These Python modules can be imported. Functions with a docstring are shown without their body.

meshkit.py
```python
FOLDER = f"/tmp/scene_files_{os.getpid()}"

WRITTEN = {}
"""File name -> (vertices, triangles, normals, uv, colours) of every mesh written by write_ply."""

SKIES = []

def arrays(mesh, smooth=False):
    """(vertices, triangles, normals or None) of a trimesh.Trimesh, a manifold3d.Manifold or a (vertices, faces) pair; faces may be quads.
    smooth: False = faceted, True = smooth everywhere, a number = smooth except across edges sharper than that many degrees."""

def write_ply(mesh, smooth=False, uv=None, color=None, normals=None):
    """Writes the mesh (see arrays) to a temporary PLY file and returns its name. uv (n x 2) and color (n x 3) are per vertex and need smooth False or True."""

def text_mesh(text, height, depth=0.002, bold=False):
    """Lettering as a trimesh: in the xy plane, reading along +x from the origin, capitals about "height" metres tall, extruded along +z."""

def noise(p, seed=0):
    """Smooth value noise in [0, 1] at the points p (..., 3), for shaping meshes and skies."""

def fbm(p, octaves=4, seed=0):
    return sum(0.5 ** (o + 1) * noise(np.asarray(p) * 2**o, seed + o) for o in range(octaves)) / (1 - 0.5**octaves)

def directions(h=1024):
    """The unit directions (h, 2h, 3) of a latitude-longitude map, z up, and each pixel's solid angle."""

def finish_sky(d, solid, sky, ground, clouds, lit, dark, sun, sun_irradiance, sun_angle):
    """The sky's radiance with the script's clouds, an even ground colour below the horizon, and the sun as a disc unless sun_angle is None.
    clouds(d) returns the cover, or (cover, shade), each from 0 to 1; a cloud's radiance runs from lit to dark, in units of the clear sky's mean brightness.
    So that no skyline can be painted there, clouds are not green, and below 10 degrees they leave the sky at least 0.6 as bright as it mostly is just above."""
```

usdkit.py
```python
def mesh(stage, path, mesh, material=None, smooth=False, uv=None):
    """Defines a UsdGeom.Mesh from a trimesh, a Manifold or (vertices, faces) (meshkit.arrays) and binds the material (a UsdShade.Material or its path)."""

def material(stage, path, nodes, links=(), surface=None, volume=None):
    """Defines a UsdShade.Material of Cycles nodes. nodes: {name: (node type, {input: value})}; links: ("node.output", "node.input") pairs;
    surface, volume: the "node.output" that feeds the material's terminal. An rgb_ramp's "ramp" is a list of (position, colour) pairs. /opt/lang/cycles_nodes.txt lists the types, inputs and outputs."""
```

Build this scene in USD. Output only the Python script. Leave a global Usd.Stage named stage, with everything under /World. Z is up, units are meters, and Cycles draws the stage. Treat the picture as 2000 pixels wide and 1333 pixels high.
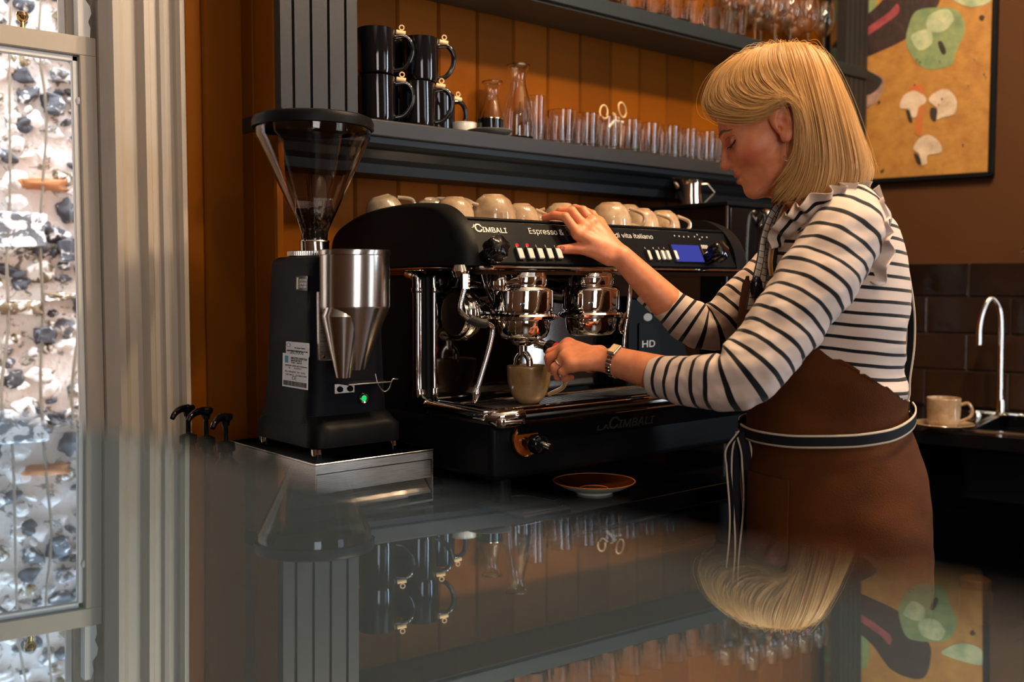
import math, random
import numpy as np
import trimesh
import manifold3d as m3
from shapely.geometry import Polygon, Point, LineString, box as sbox
from shapely.ops import unary_union
from shapely import affinity
from pxr import Usd, UsdGeom, UsdLux, UsdShade, Sdf, Gf, Vt
import usdkit
import meshkit

stage = Usd.Stage.CreateInMemory()
UsdGeom.SetStageUpAxis(stage, 'Z')
UsdGeom.Xform.Define(stage, '/World')
UsdGeom.Scope.Define(stage, '/World/Looks')

# ------------------------------------------------------------------ camera, daylight, lamps, exposure
# X runs along the back wall to the right, Y into the back wall, Z up. The lens stands 1.30 m over the floor.
FPX = 1944.0
CAM = np.array([0.0, 0.0, 1.30])
YAW, PITCH = math.radians(49.8), math.atan2(666.5 - 555.0, FPX)
FH = np.array([math.cos(YAW), math.sin(YAW), 0.0])
RIGHT = np.array([math.sin(YAW), -math.cos(YAW), 0.0])
FWD = FH * math.cos(PITCH) + np.array([0, 0, -math.sin(PITCH)])
UPC = np.cross(RIGHT, FWD)
cam = UsdGeom.Camera.Define(stage, '/World/Camera')
M = Gf.Matrix4d(*RIGHT, 0, *UPC, 0, *(-FWD), 0, *CAM, 1)
cam.AddTransformOp().Set(M)
cam.CreateFocalLengthAttr(35.0)
cam.CreateHorizontalApertureAttr(36.0)
cam.CreateVerticalApertureAttr(36.0 * 1333 / 2000)
cam.CreateFStopAttr(2.8)
cam.CreateFocusDistanceAttr(1.86)
cam.CreateClippingRangeAttr(Gf.Vec2f(0.01, 100.0))
cam.CreateExposureAttr(-0.45)

sky = UsdLux.DomeLight.Define(stage, '/World/Sky')
sky.CreateColorAttr(Gf.Vec3f(0.90, 0.95, 1.0))
sky.CreateIntensityAttr(13.5)


def rect_light(name, pos, look, w, h, color, power):
    """Daylight in a window opening: a rectangle of sky of w by h metres, facing along look."""
    l = UsdLux.RectLight.Define(stage, '/World/' + name)
    d = np.array(look, float); d /= np.linalg.norm(d)
    x = np.cross(d, [0, 0, 1.0]); x /= np.linalg.norm(x)
    y = np.cross(x, d)
    l.AddTransformOp().Set(Gf.Matrix4d(*x, 0, *y, 0, *(-d), 0, *pos, 1))
    l.CreateWidthAttr(w); l.CreateHeightAttr(h)
    l.CreateColorAttr(Gf.Vec3f(*color)); l.CreateIntensityAttr(power)
    return l


rect_light('DaylightRearA', (-0.9, -2.55, 1.75), (0, 1, 0), 1.1, 1.9, (1.0, 0.96, 0.94), 10.0)
rect_light('DaylightRearB', (2.75, -2.55, 1.75), (0, 1, 0), 1.1, 1.9, (0.80, 0.90, 1.0), 1.6)
rect_light('DaylightRight', (3.86, -1.62, 1.75), (-0.974, -0.224, 0), 1.0, 1.8, (0.72, 0.86, 1.0), 34.0)
SPOTS = [(1.35, 0.92, 15.0), (1.60, 0.62, 66.0), (2.10, 0.62, 88.0), (0.45, -0.7, 19.0), (2.3, -0.5, 1.0)]
WARM = (1.0, 0.72, 0.44)


def P(px, py, f):
    """The point f metres in front of the lens that the photograph shows at (px, py)."""
    return CAM + f * (FWD + RIGHT * (px - 1000) / FPX + UPC * (666.5 - py) / FPX)


def ray(px, py):
    return FWD + RIGHT * (px - 1000) / FPX + UPC * (666.5 - py) / FPX


def onY(px, py, Y):
    d = ray(px, py); return CAM + d * (Y - CAM[1]) / d[1]


def onX(px, py, X):
    d = ray(px, py); return CAM + d * (X - CAM[0]) / d[0]


def onZ(px, py, z):
    d = ray(px, py); return CAM + d * (z - CAM[2]) / d[2]


def XY(px, Y):
    """X on the depth line Y under the pixel column px (at eye level)."""
    return onY(px, 555, Y)[0]


# ------------------------------------------------------------------ naming and tagging
USED = {}


def numbered(parent, name):
    k = USED.setdefault((parent, name), 0)
    USED[(parent, name)] += 1
    return name if k == 0 else f'{name}_{k:03d}'


def setdata(prim, label=None, cat=None, group=None, kind=None):
    for k, v in (('label', label), ('category', cat), ('group', group), ('kind', kind)):
        if v:
            prim.SetCustomDataByKey(k, v)
    return prim


ORIGIN = {}


def thing(name, label=None, cat=None, loc=(0, 0, 0), rotz=0.0, group=None, kind=None):
    path = '/World/' + numbered('/World', name)
    x = UsdGeom.Xform.Define(stage, path)
    x.AddTranslateOp().Set(Gf.Vec3d(*map(float, loc)))
    if rotz:
        x.AddRotateZOp().Set(math.degrees(rotz))
    ORIGIN[path] = np.array(loc, float)
    return setdata(x.GetPrim(), label, cat, group, kind)


def obj(name, mesh, mat, parent=None, smooth=35, label=None, attr=None, kind=None, local=False, cat=None, group=None):
    """One mesh: a part under parent (given in world coordinates unless local), or a thing of its own."""
    pp = str(parent.GetPath()) if parent is not None else '/World'
    path = pp + '/' + numbered(pp, name)
    org = ORIGIN.get(pp, np.zeros(3))
    ORIGIN[path] = org
    mesh = tri(mesh)
    if isinstance(mesh, tuple):
        v, f = np.asarray(mesh[0], float), np.asarray(mesh[1])
        if f.shape[1] == 4:
            f = np.vstack([f[:, [0, 1, 2]], f[:, [0, 2, 3]]])
        mesh = trimesh.Trimesh(v, f, process=False)
    if not local:
        mesh = mesh.copy(); mesh.vertices = mesh.vertices - org
    m = usdkit.mesh(stage, path, mesh, MAT[mat] if isinstance(mat, str) else mat, smooth=smooth)
    if attr:
        for k, val in attr.items():
            pv = UsdGeom.PrimvarsAPI(m).CreatePrimvar(k, Sdf.ValueTypeNames.FloatArray, 'vertex')
            pv.Set(Vt.FloatArray.FromNumpy(np.asarray(val, np.float32)))
    setdata(m.GetPrim(), label, cat, group, kind)
    return m.GetPrim()


def dup(root, loc, rotz=0.0, label=None, group=None, tilt=None):
    was = root.GetCustomData()
    base = root.GetName()
    if base[-4:-3] == '_' and base[-3:].isdigit():
        base = base[:-4]
    path = '/World/' + numbered('/World', base)
    x = UsdGeom.Xform.Define(stage, path)
    x.AddTranslateOp().Set(Gf.Vec3d(*map(float, loc)))
    x.AddRotateZOp().Set(math.degrees(rotz))
    if tilt:
        x.AddRotateXYZOp().Set(Gf.Vec3f(*tilt))
    p = x.GetPrim()
    p.GetReferences().AddInternalReference(root.GetPath())
    p.SetInstanceable(True)
    return setdata(p, label or was['label'], was['category'], group or was.get('group'))


# ------------------------------------------------------------------ shapes
def tri(m):
    if hasattr(m, 'to_mesh'):
        mm = m.to_mesh(); m = trimesh.Trimesh(mm.vert_properties[:, :3], mm.tri_verts, process=False)
    return m


def cat(*ms):
    ms = [m for g in ms for m in (g if isinstance(g, (list, tuple)) else [g])]
    out = []
    for m in ms:
        if hasattr(m, 'to_mesh'):
            mm = m.to_mesh(); m = trimesh.Trimesh(mm.vert_properties[:, :3], mm.tri_verts, process=False)
        out.append(m)
    return trimesh.util.concatenate(out)


def bx(x0, x1, y0, y1, z0, z1):
    m = trimesh.creation.box([abs(x1 - x0), abs(y1 - y0), abs(z1 - z0)])
    m.apply_translation([(x0 + x1) / 2, (y0 + y1) / 2, (z0 + z1) / 2]); return m


def rbox(x0, x1, y0, y1, z0, z1, r=0.004, seg=8):
    r = min(r, abs(x1 - x0) * .49, abs(y1 - y0) * .49, abs(z1 - z0) * .49)
    s = m3.Manifold.sphere(r, seg)
    return tri(m3.Manifold.batch_hull([s.translate([x, y, z]) for x in (x0 + r, x1 - r) for y in (y0 + r, y1 - r) for z in (z0 + r, z1 - r)]))


def chamfer(x0, x1, y0, y1, z0, z1, c=0.004):
    """A box with chamfered edges as a hull of 24 points (44 triangles)."""
    pts = []
    for sx in (0, 1):
        for sy in (0, 1):
            for sz in (0, 1):
                x, y, z = (x1 if sx else x0), (y1 if sy else y0), (z1 if sz else z0)
                dx, dy, dz = (-c if sx else c), (-c if sy else c), (-c if sz else c)
                pts += [(x + dx, y + dy, z), (x + dx, y, z + dz), (x, y + dy, z + dz)]
    return trimesh.convex.convex_hull(np.array(pts))


def lathe(profile, seg=48, at=(0, 0, 0)):
    """Revolves (radius, height) pairs about z."""
    m = trimesh.creation.revolve(np.array(profile, float), sections=seg)
    m.apply_translation(at); return m


def cyl(p0, p1, r, seg=24, r1=None):
    p0, p1 = np.array(p0, float), np.array(p1, float)
    return tube([p0, p1], [r, r if r1 is None else r1], seg)


def frames(pts):
    pts = np.asarray(pts, float)
    t = np.gradient(pts, axis=0); t /= np.linalg.norm(t, axis=1, keepdims=True) + 1e-12
    up = np.array([0, 0, 1.0]) if abs(t[0][2]) < .9 else np.array([1.0, 0, 0])
    n = np.cross(up, t[0]); n /= np.linalg.norm(n)
    ns = [n]
    for i in range(1, len(pts)):
        n = ns[-1] - t[i] * np.dot(ns[-1], t[i]); n /= np.linalg.norm(n) + 1e-12; ns.append(n)
    ns = np.array(ns)
    return t, ns, np.cross(t, ns)


def loft(rings, close=True, caps=True):
    """Rings (n, m, 3) to a mesh; vertices in ring order, then two cap centres."""
    rings = np.asarray(rings, float); n, m, _ = rings.shape
    v = rings.reshape(-1, 3)
    i, j = np.meshgrid(np.arange(n - 1), np.arange(m if close else m - 1), indexing='ij')
    a = (i * m + j).ravel(); b = (i * m + (j + 1) % m).ravel(); c = ((i + 1) * m + (j + 1) % m).ravel(); d = ((i + 1) * m + j).ravel()
    f = np.vstack([np.stack([a, b, c], 1), np.stack([a, c, d], 1)])
    if caps and close:
        c0, c1 = len(v), len(v) + 1
        v = np.vstack([v, rings[0].mean(0), rings[-1].mean(0)])
        k = np.arange(m)
        f = np.vstack([f, np.stack([np.full(m, c0), (k + 1) % m, k], 1), np.stack([np.full(m, c1), (n - 1) * m + k, (n - 1) * m + (k + 1) % m], 1)])
    return trimesh.Trimesh(v, f, process=False)


def tube(pts, r, seg=12):
    pts = np.asarray(pts, float)
    r = np.broadcast_to(np.asarray(r, float), (len(pts),))
    t, n, b = frames(pts)
    a = np.arange(seg) * 2 * np.pi / seg
    rings = pts[:, None] + r[:, None, None] * (np.cos(a)[None, :, None] * n[:, None] + np.sin(a)[None, :, None] * b[:, None])
    return loft(rings)


def spline(pts, n=40):
    """Catmull-Rom through the points (any number of columns)."""
    p = np.asarray(pts, float)
    p = np.vstack([2 * p[0] - p[1], p, 2 * p[-1] - p[-2]])
    u = np.linspace(0, len(p) - 3 - 1e-9, n); k = u.astype(int); t = (u - k)[:, None]
    a, b, c, d = p[k], p[k + 1], p[k + 2], p[k + 3]
    return .5 * ((2 * b) + (c - a) * t + (2 * a - 5 * b + 4 * c - d) * t ** 2 + (3 * b - a - 3 * c + d) * t ** 3)


def extrude_xy(poly, z0, z1):
    m = trimesh.creation.extrude_polygon(poly, z1 - z0, engine='earcut'); m.apply_translation([0, 0, z0]); return m


def basis(m, ex, ey, ez, at):
    """Maps the mesh's x, y, z axes to ex, ey, ez and its origin to at."""
    T = np.eye(4); T[:3, 0], T[:3, 1], T[:3, 2], T[:3, 3] = ex, ey, ez, at
    m = tri(m).copy(); m.apply_transform(T); return m


def extrude_yz(poly, x0, x1):
    """A (Y, Z) outline extruded along X."""
    m = trimesh.creation.extrude_polygon(poly, x1 - x0, engine='earcut')
    return basis(m, (0, 1, 0), (0, 0, 1), (1, 0, 0), (x0, 0, 0))


def text_front(s, h, at, depth=.0012, bold=False, ex=(1, 0, 0), ey=(0, 0, 1), width=None):
    m = meshkit.text_mesh(s, h, depth, bold)
    if width:
        m.vertices[:, 0] *= width / np.ptp(m.vertices[:, 0])
    ex, ey = np.array(ex, float), np.array(ey, float)
    return basis(m, ex, ey, np.cross(ex, ey), at)


# ------------------------------------------------------------------ materials
MAT = {}


def mat(name, color, rough=.5, metal=0., bump=0., bscale=60., var=0., vscale=8., spec=.5, color2=None, stretch=(1, 1, 1), rvar=0., coat=0., sheen=0., sss=0., **kw):
    nodes = {'p': ('principled_bsdf', dict(base_color=color, roughness=rough, metallic=metal, specular_ior_level=spec, **kw))}
    if coat:
        nodes['p'][1].update(coat_weight=coat, coat_roughness=.05)
    if sheen:
        nodes['p'][1].update(sheen_weight=sheen)
    if sss:
        nodes['p'][1].update(subsurface_weight=sss, subsurface_radius=(1, .35, .2), subsurface_scale=.006)
    links = []
    if var or bump or rvar:
        nodes['tc'] = ('texture_coordinate', {})
        nodes['mp'] = ('mapping', dict(scale=stretch))
        links += [('tc.object', 'mp.vector')]
    if var:
        c2 = color2 or tuple(c * (1 - var) for c in color)
        nodes['n'] = ('noise_texture', dict(scale=vscale, detail=5.0, roughness=.6))
        nodes['r'] = ('rgb_ramp', {'ramp': [(.32, c2), (.68, color)]})
        links += [('mp.vector', 'n.vector'), ('n.fac', 'r.fac'), ('r.color', 'p.base_color')]
    if rvar:
        nodes['n3'] = ('noise_texture', dict(scale=vscale * 2, detail=4.0))
        nodes['mr'] = ('map_range', dict(from_min=.3, from_max=.7, to_min=max(0., rough - rvar), to_max=rough + rvar))
        links += [('mp.vector', 'n3.vector'), ('n3.fac', 'mr.value'), ('mr.result', 'p.roughness')]
    if bump:
        nodes['n2'] = ('noise_texture', dict(scale=bscale, detail=4.0))
        nodes['b'] = ('bump', dict(strength=min(1., bump), distance=.004))
        links += [('mp.vector', 'n2.vector'), ('n2.fac', 'b.height'), ('b.normal', 'p.normal')]
    MAT[name] = usdkit.material(stage, '/World/Looks/' + name, nodes, links, surface='p.BSDF')
    return MAT[name]


def lin(r, g, b):
    return tuple(((c / 255) / 12.92 if c <= 10 else ((c / 255 + .055) / 1.055) ** 2.4) for c in (r, g, b))


mat('orange_paint', lin(112, 60, 2), .55, spec=.06, bump=.12, bscale=40, var=.12, vscale=3, stretch=(1, 1, .25))
mat('orange_paint_b', lin(105, 56, 2), .55, spec=.06, bump=.12, bscale=40, var=.12, vscale=3, stretch=(1, 1, .25))
mat('orange_paint_c', lin(118, 64, 3), .55, spec=.06, bump=.12, bscale=40, var=.12, vscale=3, stretch=(1, 1, .25))
mat('brown_wall', lin(70, 40, 15), .7, spec=.2, bump=.08, bscale=120, var=.06, vscale=4)
mat('ceiling_paint', lin(190, 180, 165), .8)
mat('floor_wood', lin(70, 45, 28), .4, var=.4, vscale=6, stretch=(1, 8, 1))
mat('cream_trim', lin(176, 165, 152), .4, bump=.05, bscale=50, var=.04, vscale=5)
mat('white_paint', lin(225, 224, 222), .35)
mat('shelf_paint', lin(38, 37, 38), .45, spec=.25, bump=.06, bscale=90)
mat('shelf_blue', lin(28, 34, 37), .45, spec=.25, bump=.06, bscale=90)
mat('shelf_underside', lin(84, 75, 58), .55, var=.25, vscale=5, stretch=(1, 5, 1))
mat('black_gloss', (.004, .004, .005), .06)
mat('black_satin', (.005, .0055, .007), .40, spec=.08)
mat('black_matte', (.004, .004, .005),   .5, spec=.12)
mat('counter_black', (.004, .004, .005), .10, rvar=.04)
mat('grinder_paint', lin(13, 14, 21), .5, spec=.1, bump=.15, bscale=600)
mat('grinder_dark', lin(8, 8, 10), .48, spec=.1)
mat('chrome', (.86, .85, .83), .045, 1.)
mat('chrome_warm', (.80, .74, .66), .09, 1.)
mat('steel', (.60, .57, .53), .2, 1., bump=.06, bscale=30, stretch=(1, 1, .05))
mat('steel_brushed', (.55, .51, .47), .32, 1., bump=.1, bscale=40, stretch=(1, 40, 40), rvar=.08)
mat('dark_mirror', (.17, .155, .14), .06, 1.)
mat('cup_glaze', lin(188, 162, 132), .10, var=.35, vscale=22, color2=lin(140, 112, 84), coat=.5)
mat('cup_glaze_grey', lin(158, 143, 122), .14, var=.35, vscale=18, color2=lin(118, 102, 84), coat=.4)
mat('cup_clay', lin(160, 130, 92), .22, var=.45, vscale=14, color2=lin(104, 78, 48), coat=.25)
mat('saucer_brown', lin(82, 38, 14), .12, var=.5, vscale=22, coat=.6)
mat('saucer_rim', lin(176, 100, 36), .2)
mat('saucer_white', lin(190, 186, 178), .25)
mat('white_china', lin(226, 220, 208), .15)
mat('grey_china', lin(105, 105, 104), .35)
mat('rubber', (.008, .008, .009), .55, bump=.3, bscale=300)
mat('red_plastic', lin(165, 34, 12), .3)
mat('coffee_beans', lin(38, 20, 10), .35, var=.5, vscale=60, bump=1., bscale=150)
mat('coffee', lin(40, 20, 8), .1)
mat('label_white', lin(214, 216, 222), .4)
mat('label_blue', lin(40, 120, 160), .4)
mat('label_grey', lin(130, 140, 160), .4)
mat('ink', (.012, .012, .014), .5)
mat('silver_print', lin(205, 200, 192), .4)
mat('dim_print', lin(50, 48, 46), .35)
mat('brass', (.75, .55, .28), .15, 1.)
mat('cream_tag', lin(225, 190, 145), .5)
mat('amber', lin(140, 68, 18), .08, coat=.8)
mat('tile_a', lin(38, 25, 18), .16, bump=.5, bscale=14, var=.35, vscale=9)
mat('tile_b', lin(30, 20, 15), .14, bump=.6, bscale=16, var=.35, vscale=9)
mat('tile_c', lin(46, 30, 20), .2, bump=.5, bscale=12, var=.35, vscale=9)
mat('grout', lin(50, 40, 32), .85)
mat('leaf', lin(38, 58, 40), .4)
mat('twig', lin(92, 80, 66), .8)
mat('ground', lin(120, 115, 105), .9, var=.3)
for nm, cut, dk in (('mortar', .40, (122, 116, 108)), ('flint_dark', .60, (58, 60, 68)), ('flint_grey', .50, (92, 94, 100)), ('flint_white', .38, (110, 106, 100)), ('flint_tan', .52, (104, 86, 60))):
    # white lime and flint cortex broken by dark stone
    MAT[nm] = usdkit.material(stage, '/World/Looks/' + nm, {
        'tc': ('texture_coordinate', {}), 'n': ('noise_texture', dict(scale=24., detail=6., roughness=.62, distortion=1.1)),
        'r': ('rgb_ramp', {'ramp': [(cut - .03, lin(*dk)), (cut + .04, lin(240, 236, 234))]}), 'n2': ('noise_texture', dict(scale=60., detail=4.)),
        'b': ('bump', dict(strength=.8, distance=.006)), 'p': ('principled_bsdf', dict(roughness=.7))},
        [('tc.object', 'n.vector'), ('tc.object', 'n2.vector'), ('n.fac', 'r.fac'), ('r.color', 'p.base_color'), ('n2.fac', 'b.height'), ('b.normal', 'p.normal')], surface='p.BSDF')
mat('brick_orange', lin(176, 112, 66), .8, var=.35, vscale=14)
for nm, col, st in (('lit_green', (.02, .75, .18), 1.2), ('lit_red', (.9, .02, .03), 1.6), ('lit_white', (.8, .85, .9), .7), ('lit_blue', (.095, .105, .62), .75)):
    MAT[nm] = usdkit.material(stage, '/World/Looks/' + nm, {'e': ('emission', dict(color=col, strength=st))}, surface='e.emission')
MAT['lamp_glow'] = usdkit.material(stage, '/World/Looks/lamp_glow', {'e': ('emission', dict(color=WARM, strength=40.))}, surface='e.emission')


def glass(name, color=(1, 1, 1), rough=0., ior=1.47):
    MAT[name] = usdkit.material(stage, '/World/Looks/' + name, {'p': ('principled_bsdf', dict(base_color=color, roughness=rough, transmission_weight=1.0, ior=ior))}, surface='p.BSDF')


glass('clear_glass', (.97, .97, .96))
glass('smoked_plastic', (.80, .74, .70), .02, 1.4)
MAT['pane_glass'] = usdkit.material(stage, '/World/Looks/pane_glass', {
    'fr': ('fresnel', dict(IOR=1.5)), 't': ('transparent_bsdf', dict(color=(.96, .97, .97))), 'g': ('glossy_bsdf', dict(color=(1, 1, 1), roughness=.01)),
    'm': ('mix_closure', {})}, [('fr.fac', 'm.fac'), ('t.BSDF', 'm.closure1'), ('g.BSDF', 'm.closure2')], surface='m.closure')
# the polished table top right under the lens: a strong mirror with a veil of dust
MAT['mirror_top'] = usdkit.material(stage, '/World/Looks/mirror_top', {
    'd': ('diffuse_bsdf', dict(color=(.13, .175, .205))), 'g': ('glossy_bsdf', dict(color=(.44, .58, .72), roughness=.012)),
    'm': ('mix_closure', dict(fac=.78))}, [('d.BSDF', 'm.closure1'), ('g.BSDF', 'm.closure2')], surface='m.closure')

# ------------------------------------------------------------------ the setting
WY = 1.98                                   # face of the back wall
K = np.array([3.083, WY, 0.0])              # corner of the back wall and the right wall
D2 = np.array([.224, -.9746, 0.0]); D2 /= np.linalg.norm(D2)
N2 = np.array([D2[1], -D2[0], 0.0])         # into the room
if N2 @ (CAM - K) < 0:
    N2 = -N2
Z3 = np.array([0, 0, 1.0])


def W2(s, z, off=0.0):
    return K + D2 * s + N2 * off + Z3 * z


def onW2(px, py, off=0.0):
    d = ray(px, py); t = ((K + N2 * off - CAM) @ N2) / (d @ N2)
    q = CAM + d * t
    return (q - K) @ D2, q[2]


def on_right(m, s=0.0, z=0.0, off=0.0):
    """Mesh axes x, y, z: along the right wall towards the lens, up, out of the wall."""
    return basis(m, D2, Z3, np.cross(D2, Z3), W2(s, z, off))


SGN2 = 1.0 if np.cross(D2, Z3) @ N2 > 0 else -1.0


def box2(s0, s1, o0, o1, z0, z1, c=0.003):
    """A chamfered box on the right wall: s along it, o out of it."""
    m = chamfer(s0, s1, z0, z1, min(o0 * SGN2, o1 * SGN2), max(o0 * SGN2, o1 * SGN2), c)
    return on_right(m)


obj('floor', bx(-2.4, 4.6, -2.8, 2.3, -.1, 0), 'floor_wood', kind='structure')
obj('ceiling', bx(-2.4, 4.6, -2.8, 2.3, 3.0, 3.1), 'ceiling_paint', kind='structure')

# back wall: plain around the sash window, vertical painted boards everywhere else
wb = thing('wall_back', kind='structure')
WX0, WX1, WZ0, WZ1 = -.30, .654, .78, 2.72
obj('wall_surface', cat(bx(-2.3, WX0, WY, WY + .11, 0, 3), bx(WX0, WX1, WY, WY + .11, 0, WZ0), bx(WX0, WX1, WY, WY + .11, WZ1, 3),
                        bx(WX1, 3.3, WY + .002, WY + .11, 0, 3)), 'brown_wall', wb)
BW = .0595
xb = .802
k = 0
while xb < 3.07:
    w = .118 if k else XY(404, WY - .014) - .802
    obj('board', chamfer(xb, min(xb + w - .0012, 3.083), WY - .014, WY + .002, 0, 3.0, .005), ('orange_paint', 'orange_paint_b', 'orange_paint_c')[(k * 7) % 3], wb, smooth=False)
    xb += w; k += 1

# right wall: brown paint above dark glazed tiles
wr = thing('wall_right', kind='structure')
RL = 4.75
WIN4 = (3.20, 4.15)
obj('wall_surface', cat(box2(0, WIN4[0], -.2, 0, 0, 3, .001), box2(WIN4[1], RL, -.2, 0, 0, 3, .001), box2(*WIN4, -.2, 0, 0, .85, .001), box2(*WIN4, -.2, 0, 2.65, 3, .001)), 'brown_wall', wr)
obj('grout_bed', box2(0, 1.75, 0, .004, .88, 1.367, .001), 'grout', wr)
rows = [.90, 1.0195, 1.139, 1.2585]
random.seed(5)
for r_, z0 in enumerate(rows):
    s0 = -.10 + (.125 if r_ % 2 else 0) - .03
    while s0 < 1.74:
        a, b = max(s0, 0.003), min(s0 + .246, 1.745)
        if b - a > .02:
            o = .012 + random.uniform(-.0015, .0015)
            obj('tile', box2(a, b, .002, o, z0 + .003, z0 + .1185 - (.011 if r_ == 3 else 0), .003), random.choice(['tile_a', 'tile_b', 'tile_c']), wr, smooth=False)
        s0 += .25
wl = obj('wall_left', bx(-2.4, -2.2, -2.8, 2.2, 0, 3), 'brown_wall', kind='structure')
wq = thing('wall_rear', kind='structure')
XR = [(-1.45, -.35), (2.20, 3.30)]
obj('wall_surface', cat(bx(-2.3, XR[0][0], -2.8, -2.6, 0, 3), bx(XR[0][1], XR[1][0], -2.8, -2.6, 0, 3), bx(XR[1][1], 4.5, -2.8, -2.6, 0, 3),
                        *[bx(a, b, -2.8, -2.6, 0, .8) for a, b in XR], *[bx(a, b, -2.8, -2.6, 2.7, 3) for a, b in XR]), 'brown_wall', wq)

# the sash window beside the lens: outer upper sash, inner lower sash, seen at its right edge
w1 = thing('window_1', kind='structure')
YL, YU = 2.0, 2.045                          # inner faces of the lower and the upper sash
JX = .628
ZR0, ZR1 = onY(183, 112, YL)[2], onY(183, 75, YL)[2]
obj('window_frame', cat(chamfer(JX + .0165, WX1, WY - .004, 2.088, WZ0, WZ1, .002), chamfer(WX0, WX0 + .0295, WY - .004, 2.088, WZ0, WZ1, .002), bx(WX0 + .03, JX + .016, WY, 2.088, WZ1 - .029, WZ1)), 'cream_trim', w1)
obj('window_sill', chamfer(WX0 - .03, WX1 + .0, WY - .04, 2.12, WZ0 - .03, WZ0 + .012, .006), 'cream_trim', w1)


def sash(name, y, z0, z1, rail_lo, rail_hi, xr):
    s = []
    for xa, xb_ in ((xr, JX + .016), (WX0 + .03, WX0 + .075)):
        s.append(chamfer(xa, xb_, y, y + .04, z0, z1, .002))
    s += [chamfer(WX0 + .031, JX + .0155, y - .0012, y + .0388, z0 - .0005, z0 + rail_lo, .002), chamfer(WX0 + .031, JX + .0155, y - .0012, y + .0388, z1 - rail_hi, z1 + .0005, .002)]
    f = obj(name, cat(*s), 'cream_trim', w1, smooth=False)
    # glazing moulding round the pane
    g = []
    for i_, (dy, t) in enumerate(((.008, .012), (.016, .007))):
        g += [chamfer(xr - t, xr, y + dy, y + dy + .012, z0 + rail_lo, z1 - rail_hi, .002), chamfer(WX0 + .07, xr, y + dy, y + dy + .012, z1 - rail_hi - t, z1 - rail_hi, .002), chamfer(WX0 + .07, xr, y + dy, y + dy + .012, z0 + rail_lo, z0 + rail_lo + t, .002)]
    obj('glazing_bead', cat(*g), 'white_paint', w1, smooth=False)
    obj('pane', bx(WX0 + .06, xr - .004, y + .026, y + .0285, z0 + rail_lo - .003, z1 - rail_hi + .003), 'pane_glass', w1, smooth=False)


sash('sash', YL, .792, ZR1, .07, ZR1 - ZR0, .612)
sash('sash', YU, ZR1 - .03, WZ1 - .03, .03, .05, .604)
# curved horn at the end of the meeting rail and the brass knob on it
hz = ZR1
horn = Polygon([(0, 0), (.034, 0), (.036, .025), (.030, .04), (.040, .062), (.036, .08), (.022, .095), (.026, .12), (.018, .14), (0, .14)]).buffer(.004).buffer(-.004)
hm = trimesh.creation.extrude_polygon(horn, .026, engine='earcut')
obj('sash_horn', basis(hm, (.62, 0, 0), (0, 0, .75), (0, -1, 0), (XY(166, YL), YL + .028, hz)), 'white_paint', w1, smooth=30)
kp = onY(44, 48, YL + .02)
knob = lathe([(0, 0), (.011, 0), (.011, .004), (.005, .006), (.004, .016), (.009, .020), (.0115, .027), (.009, .034), (0, .037)], 24, (kp[0], YL + .02, ZR1 - .002))
obj('sash_knob', cat(knob, bx(kp[0] - .02, kp[0] + .02, YL + .012, YL + .028, ZR1 - .002, ZR1 + .003)), 'brass', w1)
obj('sash_pull', cat(lathe([(0, 0), (.008, 0), (.01, .008), (.008, .014), (0, .016)], 16, (XY(168, YL), YL + .012, onY(168, 205, YL)[2]))), 'white_paint', w1)

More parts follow.
